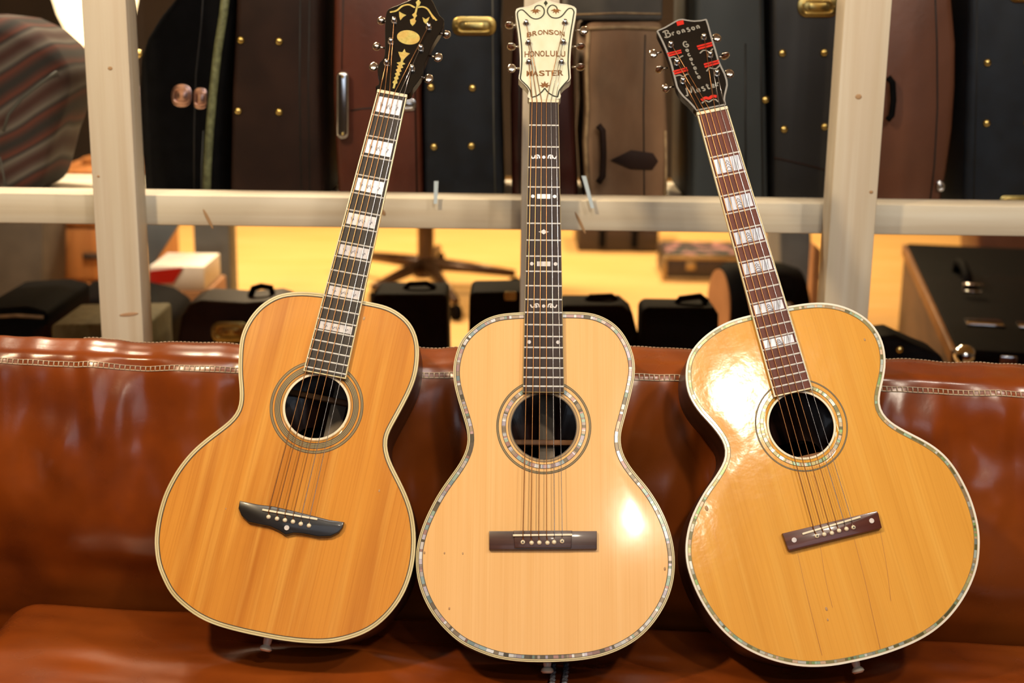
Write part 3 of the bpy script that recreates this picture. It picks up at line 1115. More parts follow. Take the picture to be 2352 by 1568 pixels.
    br = slab('bridge', [loc(*q, bw0 + B['h']) for q in B['outline']], (0, 0, -B['h']), B['mat'], root, bev=B.get('bev', 0.0012), seg=2, only_front=True)
    if B.get('riser'):
        slab('bridge_riser', [loc(*q, bw0 + B['h'] + B['rh']) for q in B['riser']], (0, 0, -B['rh'] - 0.001), B['mat'], br, bev=0.0012, seg=2, only_front=True)
    ztop = bw0 + B['h'] + B.get('rh', 0)
    sa, sb = loc(*P['saddle'][0], ztop + 0.002), loc(*P['saddle'][1], ztop + 0.002)
    t = (sb - sa).normalized()
    pp = Vector((-t.y, t.x, 0)) * 0.0014
    slab('saddle', [sa + pp, sb + pp, sb - pp, sa - pp], (0, 0, -0.004), m_ivory, root, bev=0.0006, seg=2)
    pins = []
    for i, q in enumerate(B['pins']):
        p = loc(*q, ztop)
        pins.append(p)
        pn = lathe('bridge_pin', [(0.0029, -0.001), (0.0031, 0.0006), (0.0027, 0.0018), (0.0014, 0.0027), (0.0004, 0.003)], p, (0, 0, 1), m_ivory, root, sides=14)
        if i in B.get('dotted', ()):
            lathe('pin_dot', [(0.0011, 0.0), (0.0011, 0.0002)], p + Vector((0, 0, 0.0029)), (0, 0, 1), m_black_lq, pn, sides=10)
    for q in B.get('dots', ()):
        lathe('bridge_dot', [(0.0034, 0.0), (0.0034, 0.0005)], loc(*q, bw0 + B['h']), (0, 0, 1), m_mop, br, sides=16)
    # ---- strings
    for i in range(6):
        t = i / 5
        nu = un + (t * 2 - 1) * (wn - 0.0042)
        a_ = Vector((nu, vn + 0.002, FW + 0.0026))
        sdl = sa.lerp(sb, 0.14 + 0.72 * t) + Vector((0, 0, 0.0004))
        if P.get('sfrac'): sdl = sa.lerp(sb, P['sfrac'][0] + (P['sfrac'][1] - P['sfrac'][0]) * t) + Vector((0, 0, 0.0004))
        pst = posts[H['string_to'][i]]
        r_ = 0.00068 - 0.00005 * i
        tube('string', [pst + (a_ - pst).normalized() * 0.002, a_, sdl, pins[i] + Vector((0, 0.0022, 0.0004))], r_, m_bronze if i < 4 else m_steel, root, sides=6)
    # strap button in the tail
    sbp = loc(*P['strap'], -0.04)
    lathe('strap_button', [(0.0062, -0.006), (0.0056, 0.003), (0.0048, 0.007), (0.0078, 0.0095), (0.0088, 0.013), (0.006, 0.0155)], Vector((sbp.x, sbp.y + 0.003, -0.04)), (0, -1, 0), m_white, root, sides=18)
    for ln in P.get('cracks', ()):
        J = ([], [])
        stroke([tuple(loc(*q))[:2] for q in ln], 0.0005, DOME + 0.0001, J)
        mesh('grain_crack', J[0], J[1], m_crack, root)
    for (kx, ky, r_) in P.get('marks', ()):
        p = loc(kx, ky, 0.0)
        blob('knot', (p.x, p.y, DOME - 0.0003), ((r_ * 0.6, 0, 0), (0, r_, 0), (0, 0, 0.0006)), m_knot, root, seg=10, rings=6)
    return root, loc


def zz(pts, sc, ox, oy): return [(x / sc + ox, y / sc + oy) for x, y in pts]


OUT_A = [(741, 674), (697, 670), (649, 674), (617, 688), (594, 705), (572, 732), (556, 764), (550, 793), (548, 831), (548, 863), (551, 895), (551, 917), (548, 937), (537, 956), (515, 976), (483, 1000), (448, 1029), (422, 1058), (401, 1088),
         (378, 1133), (363, 1183), (356, 1229), (356, 1257), (361, 1295), (374, 1329), (392, 1363), (420, 1391), (454, 1416), (495, 1435), (548, 1450), (604, 1462), (641, 1469), (688, 1475), (728, 1477), (766, 1475), (812, 1464),
         (853, 1446), (890, 1416), (921, 1376), (940, 1335), (951, 1292), (955, 1248), (954, 1217), (948, 1176), (935, 1137), (917, 1099), (898, 1061), (890, 1035), (888, 1013), (893, 994), (907, 968), (926, 933), (945, 895),
         (957, 860), (962, 825), (962, 793), (955, 764), (941, 739), (920, 720), (894, 705), (866, 697), (834, 691), (790, 681)]
OUT_B = [(1249, 716), (1205, 717), (1170, 719), (1141, 723), (1112, 734), (1083, 755), (1060, 780), (1048, 809), (1041, 841), (1041, 864), (1044, 887), (1052, 918), (1060, 944), (1069, 973), (1074, 996), (1074, 1019), (1067, 1042), (1053, 1068),
         (1032, 1097), (1009, 1130), (987, 1170), (968, 1214), (957, 1257), (955, 1292), (959, 1329), (971, 1369), (993, 1410), (1021, 1444), (1055, 1474), (1096, 1495), (1142, 1511), (1189, 1518), (1236, 1520), (1282, 1519),
         (1329, 1516), (1376, 1508), (1422, 1492), (1466, 1466), (1500, 1432), (1528, 1388), (1544, 1345), (1550, 1301), (1548, 1260), (1539, 1220), (1525, 1183), (1504, 1144), (1483, 1114), (1462, 1090), (1440, 1060), (1428, 1033),
         (1425, 1013), (1426, 993), (1434, 964), (1442, 933), (1451, 898), (1457, 867), (1459, 844), (1454, 812), (1442, 783), (1425, 757), (1402, 737), (1370, 722), (1339, 717), (1293, 716)]
OUT_C = [(1767, 712), (1726, 723), (1697, 730), (1666, 741), (1636, 758), (1611, 778), (1593, 798), (1581, 819), (1575, 844), (1575, 871), (1579, 899), (1590, 923), (1608, 949), (1630, 972), (1648, 994), (1662, 1015), (1667, 1033), (1665, 1055),
         (1654, 1076), (1636, 1104), (1622, 1122), (1603, 1155), (1586, 1192), (1577, 1229), (1574, 1260), (1577, 1295), (1587, 1329), (1601, 1363), (1622, 1401), (1647, 1435), (1678, 1466), (1715, 1491), (1756, 1510), (1799, 1523),
         (1840, 1530), (1877, 1531), (1917, 1528), (1964, 1519), (2011, 1508), (2060, 1492), (2107, 1472), (2148, 1447), (2182, 1416), (2210, 1379), (2232, 1338), (2246, 1295), (2250, 1254), (2249, 1220), (2242, 1183), (2229, 1142),
         (2210, 1102), (2187, 1065), (2159, 1035), (2125, 1012), (2086, 992), (2055, 975), (2034, 958), (2022, 939), (2019, 917), (2023, 896), (2029, 871), (2034, 841), (2033, 810), (2026, 781), (2012, 755), (1991, 732), (1963, 714),
         (1930, 701), (1893, 695), (1856, 696), (1812, 703)]

leafpts = [(90, 1.0), (50, .9), (130, .9), (10, .85), (170, .85), (-25, .6), (205, .6)]
leafdown = [(-90, 1.0), (-50, .9), (-130, .9), (-10, .95), (-170, .95), (25, .5), (155, .5)]

G_A, loc_a = make_guitar(dict(
    name='acoustic_guitar', label='amber topped acoustic guitar with dark winged bridge and black headstock with gold oval', L=0.632,
    nut_c=(899, 210), sad_c=(665.5, 1181), bot=(700, 1475), outline=OUT_A, top=m_top_a, hole=(727, 933, 72.5), strip=(0.004, 0.026), brace=0.028,
    rings=[(0.0, 0.0022, m_cream, 'binding'), (0.0022, 0.0030, m_oline, 'purfling_line'), (0.0030, 0.0050, m_cream, 'purfling'), (0.0050, 0.0062, m_dline, 'purfling_line')],
    pal=PALETTE['b'],
    rosette=[(72.5, 77.5, m_ivory), (79, 80.5, m_oline), (83.5, 85.5, m_dline), (85.5, 88, m_oline), (88, 89.2, m_dline), (89.2, 91.5, m_oline), (91.5, 92.5, m_dline), (92.5, 95, m_oline), (95, 96.5, m_dline), (101, 102.5, m_dline), (102.5, 106, m_oline), (106, 107.5, m_dline)],
    nut=((866, 212), (934, 224)), fb_end=((696.5, 851), (794, 870)), fb=m_fb_grey, fb_bind=0.0016, fb_bmat=m_cream, nfrets=20,
    inlays=[(1, 'block'), (3, 'block'), (5, 'block'), (7, 'block'), (9, 'block'), (12, 'block'), (15, 'block')], mop=m_mop, eng='curl', blk=0.34,
    saddle=((602, 1170), (729, 1192)), sfrac=(0.12, 0.86),
    bridge=dict(h=0.006, mat=m_ebony, bev=0.0022, outline=[(550, 1149), (594, 1158), (629, 1162), (672, 1172), (728, 1186), (756, 1193), (790, 1198), (787, 1211), (778, 1223), (759, 1232), (731, 1233), (697, 1226), (675, 1224), (655, 1229), (641, 1219), (619, 1209), (594, 1204), (570, 1199), (554, 1184), (547, 1167)],
                pins=[(617, 1187), (636.5, 1191), (654.6, 1194.5), (673, 1198), (691, 1203), (709.7, 1207)], dots=[(658.6, 1211.6)]),
    strap=(614, 1474), marks=[(871, 1127, 0.0022), (836, 731, 0.003), (519, 1168, 0.0014)],
    head=dict(z=(5.227, 800, 0), mat=m_black_lq, smooth=True,
              outline=[(335, 1060), (372, 1000), (362, 900), (350, 830), (375, 750), (428, 690), (440, 560), (440, 340), (452, 180), (480, 110), (560, 75), (680, 25), (800, -25), (900, -45), (1000, 0), (1050, 90), (1100, 190), (1150, 235), (1130, 340), (1050, 470), (985, 590), (945, 700), (905, 790), (895, 880), (850, 960), (780, 1050), (705, 1125)],
              strokes=[('vine_inlay', m_gold_inlay, 0.0028, [[(500, 150), (580, 130), (650, 75), (730, 60), (800, 95)], [(820, 95), (890, 85), (950, 110), (1000, 180), (1060, 250)], [(845, 0), (825, 90), (800, 190), (785, 290)]])],
              patches=[('oval_inlay', m_gold_inlay, [(722 + 138 * math.cos(a) * math.cos(.12) - 85 * math.sin(a) * math.sin(.12), 452 + 138 * math.cos(a) * math.sin(.12) + 85 * math.sin(a) * math.cos(.12)) for a in [math.pi * i / 14 for i in range(28)]]),
                       ('torch_inlay', m_gold_inlay, [(600, 625), (650, 630), (675, 590), (690, 630), (738, 645), (690, 690), (665, 720), (655, 750), (685, 770), (645, 785), (660, 815), (628, 825), (640, 860), (612, 870), (622, 905), (598, 915), (605, 950), (585, 960), (590, 1000), (570, 1010), (555, 1065), (532, 1060), (545, 1010), (530, 990), (558, 960), (548, 935), (572, 915), (560, 885), (585, 870), (570, 840), (598, 825), (582, 795), (610, 785), (580, 755), (628, 745), (632, 710), (615, 670)]),
                       ('flower_inlay', m_gold_inlay, [(610, 140), (650, 165), (695, 185), (660, 205), (625, 245), (612, 200)]),
                       ('flower_inlay', m_gold_inlay, [(740, 240), (775, 225), (815, 250), (800, 285), (770, 315), (745, 280)]),
                       ('flower_inlay', m_gold_inlay, [(890, 210), (930, 235), (975, 205), (960, 250), (930, 290), (905, 265)]),
                       ('flower_inlay', m_gold_inlay, [(810, 30), (840, 0), (870, 30), (850, 75), (825, 70)]),
                       ('flower_inlay', m_gold_inlay, [(765, 180), (800, 150), (825, 190), (800, 225)]),
                       ('flower_inlay', m_gold_inlay, [(990, 190), (1015, 185), (1045, 225), (1020, 235)])],
              posts=[(550, 260), (510, 510), (460, 765), (965, 335), (870, 590), (765, 830)], string_to=[2, 1, 0, 3, 4, 5],
              buttons=[((395, 250), 'round'), ((340, 560), 'round'), ((303, 800), 'face'), ((1180, 415), 'round'), ((1078, 690), 'face'), ((965, 945), 'face')])))

G_B, loc_b = make_guitar(dict(
    name='acoustic_guitar', label='pale spruce acoustic guitar with pearl edging and cream lettered headstock, standing in the middle', L=0.632,
    nut_c=(1249, 233), sad_c=(1246, 1228.5), bot=(1250, 1520), outline=OUT_B, top=m_top_b, hole=(1249, 978, 74.5), strip=(-0.004, 0.018), brace=-0.008,
    rings=[(0.0, 0.0013, m_cream, 'binding'), (0.0013, 0.0020, m_dline, 'purfling_line'), (0.0020, 0.0034, m_cream, 'purfling'), (0.0034, 0.0042, m_dline, 'purfling_line'), (0.0042, 0.0082, 'pearl', ''), (0.0082, 0.0090, m_dline, 'purfling_line')],
    pal=PALETTE['b'],
    rosette=[(74.5, 76.5, m_dline), (76.5, 81, m_tanl), (81, 82, m_dline), (88, 96, 'pearl'), (103.5, 105, m_dline), (105, 107.5, m_oline), (107.5, 109, m_dline)],
    nut=((1215.5, 236), (1283, 235)), fb_end=((1200.6, 901), (1296, 901)), fb=m_fb_rose, fb_bind=0.0009, fb_bmat=m_oline, nfrets=19,
    inlays=[(3, 'scroll'), (5, 'dotbar'), (7, 'diamond'), (9, 'dotbar'), (12, 'scroll'), (15, 'dots')], mop=m_mop, eng=None,
    saddle=((1178, 1229), (1314.5, 1227.5)), sfrac=(0.17, 0.83),
    bridge=dict(h=0.0045, rh=0.003, mat=m_bridge_b, bev=0.001, outline=[(1123.6, 1219), (1371, 1219), (1371, 1261), (1123.6, 1262)], riser=[(1180, 1218), (1314, 1218), (1312, 1258), (1182, 1258)],
                pins=[(1200.8, 1245), (1221, 1246.5), (1238.8, 1246), (1257.5, 1246.5), (1272.7, 1245), (1291, 1243)], dotted=(0, 5)),
    strap=(1257, 1524), marks=[(1021, 1270, 0.0018), (1063, 1271, 0.002), (975, 1269, 0.002), (1527, 1306, 0.0025), (1032, 1397, 0.002)],
    head=dict(z=(5.227, 1100, 0), mat=m_pyra, smooth=True, edge=(m_white, 0.0012),
              outline=[(612, 1190), (600, 1090), (565, 1035), (520, 990), (478, 950), (480, 905), (490, 850), (492, 700), (485, 560), (470, 400), (450, 250), (438, 150), (448, 112), (480, 95), (560, 85), (620, 70), (700, 30), (760, 8), (805, 0), (850, 8), (900, 30), (980, 45), (1060, 55), (1130, 75), (1162, 95), (1171, 130), (1160, 220), (1140, 330), (1120, 450), (1105, 600), (1098, 750), (1100, 880), (1104, 935), (1092, 965), (1050, 995), (1000, 1040), (970, 1100), (958, 1190)],
              strokes=[('scroll_line', m_ink, 0.0019, [[(630, 1165), (620, 1100), (585, 1040), (540, 995), (500, 950), (505, 880), (515, 750), (512, 560), (495, 400), (478, 280), (462, 190), (465, 150), (490, 125), (525, 122), (560, 150), (600, 190), (640, 220), (690, 230), (740, 215), (775, 180), (785, 140), (775, 100), (740, 70), (700, 70), (672, 95), (672, 125)],
                                                     [(945, 1165), (965, 1090), (1000, 1040), (1045, 990), (1078, 950), (1078, 880), (1070, 750), (1080, 560), (1100, 400), (1120, 280), (1135, 190), (1140, 140), (1115, 105), (1080, 105), (1050, 130), (1010, 180), (970, 210), (920, 220), (870, 208), (835, 175), (822, 135), (835, 95), (870, 65), (910, 70), (935, 95), (938, 125)],
                                                     [(630, 1170), (700, 1150), (760, 1100), (790, 1060)], [(790, 1060), (830, 1110), (890, 1150), (950, 1165)]])],
              patches=[('diamond_mark', m_ink, [(803, 8), (828, 40), (808, 62), (803, 85), (796, 62), (778, 40)])],
              leaves=[('leaf_mark', m_gold_ltr, (680, 125), 0.0085, leafdown), ('leaf_mark', m_gold_ltr, (925, 122), 0.0085, leafdown), ('leaf_mark', m_gold_ltr, (790, 1035), 0.0095, leafpts)],
              text=[('BRONSON', (572, 455), (1032, 442), 78, m_gold_ltr, 0.55, 0.02), ('HONOLULU', (545, 690), (1040, 685), 92, m_gold_ltr, 0.12, 0.015), ('MASTER', (568, 918), (1018, 908), 85, m_gold_ltr, 0.0, 0.02)],
              posts=[(565, 290), (592, 525), (598, 760), (1032, 285), (1012, 520), (988, 760)], string_to=[2, 1, 0, 3, 4, 5],
              buttons=[((365, 305), 'edge'), ((390, 560), 'edge'), ((393, 820), 'face'), ((1262, 365), 'face'), ((1222, 560), 'edge'), ((1220, 805), 'edge')])))

G_C, loc_c = make_guitar(dict(
    name='acoustic_guitar', label='golden round bodied acoustic guitar with red banded black headstock and red brown fingerboard', L=0.626,
    nut_c=(1635, 252), sad_c=(1910, 1206), bot=(1930, 1524), outline=OUT_C, top=m_top_c, hole=(1841, 975, 74.5), brace=-0.036,
    rings=[(0.0, 0.0028, m_white, 'binding'), (0.0028, 0.0035, m_oline, 'purfling_line'), (0.0035, 0.0068, 'pearl', ''), (0.0068, 0.0076, m_oline, 'purfling_line')],
    pal=PALETTE['c'],
    rosette=[(74.5, 79, m_ivory), (79, 80, m_oline), (87, 94, 'pearl'), (103, 104, m_dline), (104, 105.5, m_oline), (105.5, 106.5, m_dline)],
    nut=((1602, 264), (1672, 251)), fb_end=((1779, 912), (1866, 891)), fb=m_fb_red, fb_bind=0.0018, fb_bmat=m_cream, nfrets=20,
    inlays=[(3, 'block'), (5, 'block'), (7, 'block'), (9, 'block'), (12, 'block'), (15, 'block')], mop=m_mop2, eng='tree', blk=0.36,
    saddle=((1843, 1226), (1977, 1186.5)), sfrac=(0.2, 0.84),
    bridge=dict(h=0.006, mat=m_bridge_c, bev=0.0014, outline=[(1797, 1224.5), (2014.4, 1172.5), (2018, 1178), (2026, 1211), (2022, 1214), (1815, 1265), (1810, 1262)],
                pins=[(1876, 1231), (1893, 1227), (1910.5, 1224), (1927, 1218.5), (1944, 1214.5), (1960, 1211)], dotted=(0, 5), dots=[(1824, 1239.7), (2002, 1195.5)]),
    strap=(1966, 1524), marks=[(1623, 1167, 0.004), (1898, 1398, 0.003), (1986, 780, 0.0022), (1901, 1423, 0.002)],
    cracks=[[(1832, 1272), (1852, 1360), (1874, 1450), (1888, 1505)], [(1884, 1255), (1896, 1330), (1912, 1395)], [(1962, 1238), (1988, 1340), (2008, 1430), (2022, 1490)], [(2022, 1222), (2036, 1300), (2046, 1380)], [(1868, 1090), (1880, 1140), (1892, 1190)]],
    head=dict(z=(6.818, 1490, 30), mat=m_black_lq, smooth=False, edge=(m_grey_bind, 0.0026), tilt=math.radians(3),
              outline=[(750, 1535), (700, 1478), (620, 1390), (530, 1308), (470, 1230), (432, 1160), (395, 1010), (340, 790), (280, 620), (210, 460), (155, 350), (122, 288), (140, 268), (250, 220), (370, 150), (450, 105), (490, 95), (530, 92), (600, 105), (660, 114), (720, 118), (820, 110), (895, 92), (914, 105), (945, 200), (990, 370), (1050, 560), (1100, 740), (1150, 850), (1200, 950), (1232, 1050), (1240, 1130), (1225, 1200), (1203, 1290), (1196, 1360), (1212, 1440)],
              strokes=[('grey_wave', m_grey_ltr, 0.0022, [[(330, 705), (400, 690), (450, 720), (500, 690), (540, 670)], [(420, 990), (490, 975), (540, 1000), (590, 965), (630, 960)], [(800, 635), (850, 590), (900, 590), (950, 610), (1005, 560)], [(905, 915), (950, 865), (1000, 870), (1050, 875), (1110, 825)], [(830, 1415), (890, 1375), (940, 1395), (1000, 1360), (1050, 1360), (1090, 1395)]]),
                       ('red_wave', m_red, 0.005, [[(825, 1370), (890, 1330), (940, 1340), (1000, 1305), (1065, 1310)]])],
              patches=[('red_band', m_red, [(285, 628), (505, 575), (508, 596), (293, 652)]), ('red_band', m_red, [(299, 662), (512, 606), (518, 630), (312, 688)]),
                       ('red_band', m_red, [(378, 908), (595, 850), (602, 872), (387, 932)]), ('red_band', m_red, [(392, 942), (606, 882), (620, 908), (402, 970)]),
                       ('red_band', m_red, [(750, 515), (985, 455), (992, 480), (758, 542)]), ('red_band', m_red, [(764, 553), (996, 490), (1002, 520), (782, 580)]),
                       ('red_band', m_red, [(860, 795), (1095, 733), (1100, 758), (866, 822)]), ('red_band', m_red, [(870, 832), (1104, 768), (1110, 796), (882, 860)]),
                       ('red_square', m_red, [(430, 140), (542, 112), (552, 178), (450, 205)])],
              script=[('Bronson', (268, 385), (762, 250), 108, 0.0022, m_grey_ltr), ('Cocolala', (562, 540), (778, 1030), -88, 0.0022, m_grey_ltr), ('Master', (620, 1285), (1075, 1150), 112, 0.0022, m_grey_ltr)],
              posts=[(345, 510), (440, 790), (535, 1075), (862, 390), (962, 665), (1065, 955)], string_to=[2, 1, 0, 3, 4, 5],
              buttons=[((70, 640), 'face'), ((165, 885), 'edge'), ((262, 1180), 'round'), ((1068, 390), 'face'), ((1200, 672), 'edge'), ((1265, 945), 'face')])))


# two braided cord ends hanging behind the middle guitar
for k, (px, dx) in enumerate(((1268, 0.006), (1299, -0.003))):
    J = ([], [])
    pts = [on_z(px + dx * 700 * t + 2 * math.sin(t * 8), 1498 + 150 * t, seatZ(0.05) + 0.010) for t in [i / 40 for i in range(41)]]
    for ph in (0, math.pi):
        tube('', [p + Vector((0.0022 * math.cos(i * 1.3 + ph), 0.0022 * math.sin(i * 1.3 + ph), 0)) for i, p in enumerate(pts)], 0.0024, None, sides=7, join=J)
    o = mesh('braided_cord', J[0], J[1], M('grey_black_cord', '#8e8e96', '#4a4a52', rough=0.7, scale=(300, 300, 300)), None, smooth=True)
    tag(o, ('grey braided cord end hanging straight below the strap button of the pale guitar', 'outer grey braided cord end hanging below the pale guitar')[k], 'cord', 'braided cord ends under the pale guitar')

# ------------------------------------------------------------------ store room: upright cases on the shelf
m_kblack = M('black_case_cloth', '#0c0c0e', '#080809', rough=0.7, scale=(40, 40, 40), spec=0.03)
m_knavy = M('dark_navy_case_cloth', '#151b24', '#0f131a', rough=0.5, scale=(30, 30, 30), spec=0.3)
m_kdbrown = M('dark_brown_case_leather', '#2a1a14', '#1f120e', spec=0.15, rough=0.6, scale=(12, 12, 12), bump=0.15, bscale=(120, 120, 120))
m_kred = M('red_brown_case_leather', '#5c2a18', '#40190d', rough=0.45, scale=(14, 14, 5), lo=0.3, hi=0.7, bump=0.15, bscale=(120, 120, 120))
m_kox = M('oxblood_case', '#30100c', '#220b08', rough=0.3, scale=(40, 40, 4))
m_ktan = M('worn_tan_tweed', '#86694f', '#5e4731', rough=0.8, scale=(14, 14, 7), lo=0.3, hi=0.7, c3='#6e431f', scale2=(9, 9, 4), mix2=0.35, bump=0.2, bscale=(120, 120, 120))
m_kgrey = M('dark_slate_case', '#2a3033', '#1f2427', rough=0.6, scale=(16, 16, 6), lo=0.3, hi=0.7)
m_kbrown = M('brown_leather_case', '#68402d', '#502d1c', rough=0.4, scale=(10, 10, 5), lo=0.3, hi=0.7, bump=0.15, bscale=(120, 120, 120))
m_green_trim = M('green_gold_trim', '#6f7350', '#4f5236', rough=0.6, scale=(100, 100, 100))
m_seam = M('dark_seam', '#0b0a0a', rough=0.6)
m_piping = M('grey_stitched_piping', '#4d4d48', '#3a3a36', rough=0.7)
m_edge_worn = M('worn_pale_edge', '#9a815f', '#7c6448', rough=0.8, scale=(50, 50, 50))
m_copper = M('coppery_chrome', '#dcae9c', '#c9a79c', rough=0.25, metal=1.0, scale=(80, 80, 80))
CG = 'instrument cases standing upright on the shelf'
LG = 'cases standing on the store room floor'


def case(name, label, cat, outline, Y, depth, mat, ground=None, bev=0.012, feet=(), seams=(), latches=(), group=None, gy=470, knobs=(), seg=3):
    g = SHELF_Z if ground is None else ground
    pts = []
    for px, py in outline:
        p = at(px, py, Y)
        if py >= gy: p.z = g
        pts.append(p)
    cx = sum(p.x for p in pts) / len(pts)
    root = empty(name, (cx, Y + depth / 2, g), label, cat, group)
    slab('shell', pts, (0, depth, 0), mat, root, bev=bev, seg=seg)
    for q in feet:
        p = at(q[0], q[1], Y)
        blob('stud_foot', p, ((0.0075, 0, 0), (0, 0.006, 0), (0, 0, 0.0075)), m_brass, root, seg=12, rings=8)
    for mt, r, ln in seams:
        tube('seam', [at(x, y, Y) for x, y in ln], r, mt, root, sides=6)
    for (x0, y0, x1, y1, mt) in latches:
        latch(root, x0, y0, x1, y1, Y, mt)
    return root


def rrect(x0, y0, x1, y1, r, n=4):
    out = []
    for cx, cy, a0 in ((x1 - r, y0 + r, -90), (x1 - r, y1 - r, 0), (x0 + r, y1 - r, 90), (x0 + r, y0 + r, 180)):
        for k in range(n + 1):
            a = math.radians(a0 + 90 * k / n)
            out.append((cx + r * math.cos(a), cy + r * math.sin(a)))
    return out


def latch(root, x0, y0, x1, y1, Y, mt):
    """Metal case latch: rounded base plate, raised hasp and rivets."""
    r = min(x1 - x0, y1 - y0) * 0.42
    pl = slab('latch', [at(x, y, Y - 0.003) for x, y in rrect(x0, y0, x1, y1, r)], (0, 0.006, 0), mt, root, bev=0.0015)
    w, h = x1 - x0, y1 - y0
    tube('hasp', [at(x, y, Y - 0.006) for x, y in rrect(x0 + w * .14, y0 + h * .2, x1 - w * .14, y1 - h * .2, r * .5)], 0.0022, mt, pl, sides=8, closed=True)
    slab('hasp_plate', [at(x, y, Y - 0.008) for x, y in rrect(x0 + w * .28, y0 + h * .32, x1 - w * .28, y1 - h * .32, r * .25)], (0, 0.006, 0), mt, pl, bev=0.0012)
    for fx, fy in ((.1, .5), (.9, .5)):
        blob('rivet', at(x0 + w * fx, y0 + h * fy, Y - 0.004), ((0.002, 0, 0), (0, 0.002, 0), (0, 0, 0.002)), mt, pl, seg=8, rings=6)


m_stripe = bpy.data.materials.new('rust_striped_cloth')
m_stripe.use_nodes = True
_n, _l = m_stripe.node_tree.nodes, m_stripe.node_tree.links
_tc = _n.new('ShaderNodeTexCoord')
_mp = _n.new('ShaderNodeMapping')
_mp.inputs['Rotation'].default_value = (0, math.radians(28), 0)
_wv = _n.new('ShaderNodeTexWave')
_wv.bands_direction = 'Z'
_wv.inputs['Scale'].default_value = 3.4
_wv.inputs['Distortion'].default_value = 1.6
_wv.inputs['Detail'].default_value = 2.0
_rp = _n.new('ShaderNodeValToRGB')
for pos, c in ((0.0, '#171413'), (0.3, '#4a2014'), (0.5, '#1d1817'), (0.72, '#544e48'), (1.0, '#2e130c')):
    e = _rp.color_ramp.elements.new(pos) if pos not in (0.0, 1.0) else _rp.color_ramp.elements[0 if pos == 0 else -1]
    e.color = lin(c)
_l.new(_tc.outputs['Object'], _mp.inputs['Vector'])
_l.new(_mp.outputs['Vector'], _wv.inputs['Vector'])
_l.new(_wv.outputs['Fac'], _rp.inputs['Fac'])
_l.new(_rp.outputs['Color'], _n['Principled BSDF'].inputs['Base Color'])
_n['Principled BSDF'].inputs['Roughness'].default_value = 0.9

case('gig_bag', 'rust and grey striped woven gig bag with rounded shoulder on the shelf', 'bag', [(-150, 60), (-60, 35), (20, 45), (75, 70), (120, 110), (146, 155), (152, 195), (140, 250), (115, 320), (95, 400), (85, 480), (-150, 480)], 2.66, 0.22, m_stripe, bev=0.04, seg=5,
     seams=[(m_piping, 0.003, [(8, 300), (20, 262), (50, 225), (95, 190), (130, 165)]), (m_piping, 0.002, [(0, 360), (8, 400), (14, 440)])], group=CG)
case('instrument_case', 'black bowed guitar case with green gold trim and coppery double latch', 'case', [(405, -120), (398, 0), (365, 40), (335, 90), (320, 140), (317, 220), (322, 330), (332, 480), (508, 480), (506, 330), (515, 200), (532, 60), (540, -120)], 2.62, 0.36, m_kblack, bev=0.016, group=CG,
     seams=[(m_green_trim, 0.0085, [(524, -60), (514, 30), (500, 120), (490, 210), (482, 300), (477, 380), (474, 465)]), (m_seam, 0.0016, [(470, -60), (462, 60), (450, 170), (446, 300), (446, 460)]), (m_piping, 0.0012, [(467, 300), (463, 380), (462, 460)])],
     latches=[(393, 193, 441, 246, m_copper), (444, 201, 476, 251, m_copper)], feet=[(320, 123)])
case('instrument_case', 'dark brown leather case with four brass studs beside the black bowed case', 'case', [(545, -120), (540, 60), (532, 220), (528, 480), (742, 480), (733, 220), (733, 60), (740, -120)], 2.62, 0.36, m_kdbrown, group=CG,
     feet=[(553, 92), (641, 95), (547, 255), (641, 257)], seams=[(m_seam, 0.0014, [(690, -60), (688, 200), (692, 465)]), (m_seam, 0.0012, [(712, -60), (708, 200), (712, 465)])])
c6 = case('instrument_case', 'reddish brown leather case with long chrome handle behind the amber guitar', 'case', [(766, -120), (766, 60), (765, 220), (778, 480), (972, 480), (966, 220), (968, 60), (975, -120)], 2.62, 0.36, m_kred, group=CG,
          seams=[(m_seam, 0.0015, [(805, 254), (830, 250), (870, 247)]), (m_seam, 0.0012, [(790, -60), (786, 100), (785, 160)]), (m_kdbrown, 0.0018, [(955, 0), (953, 200), (958, 465)])], latches=[(918, 226, 956, 254, m_chrome)])
slab('handle', [at(x, y, 2.60) for x, y in rrect(772, 164, 801, 320, 13)], (0, 0.012, 0), m_chrome, c6, bev=0.005, seg=3)
for hy in (176, 308): blob('rivet', at(787, hy, 2.597), ((0.003, 0, 0), (0, 0.003, 0), (0, 0, 0.003)), m_brass, c6, seg=8, rings=6)
case('instrument_case', 'dark navy case with four brass studs and gold latch beside the red brown case', 'case', [(980, -120), (976, 60), (972, 220), (976, 480), (1158, 480), (1150, 220), (1150, 60), (1156, -120)], 2.62, 0.36, m_knavy, group=CG,
     feet=[(990, 200), (1085, 202), (997, 337), (1083, 335)], seams=[(m_piping, 0.0018, [(1131, -60), (1132, 100), (1134, 300), (1138, 465)])], latches=[(1038, 38, 1140, 82, m_brass)])
case('instrument_case', 'oxblood polished case partly hidden behind the middle pine post', 'case', [(1178, 60), (1172, 220), (1176, 480), (1330, 480), (1322, 300), (1318, 130), (1300, 60)], 2.64, 0.34, m_kox, group=CG, seams=[(m_seam, 0.0014, [(1195, 90), (1192, 300), (1194, 465)])])
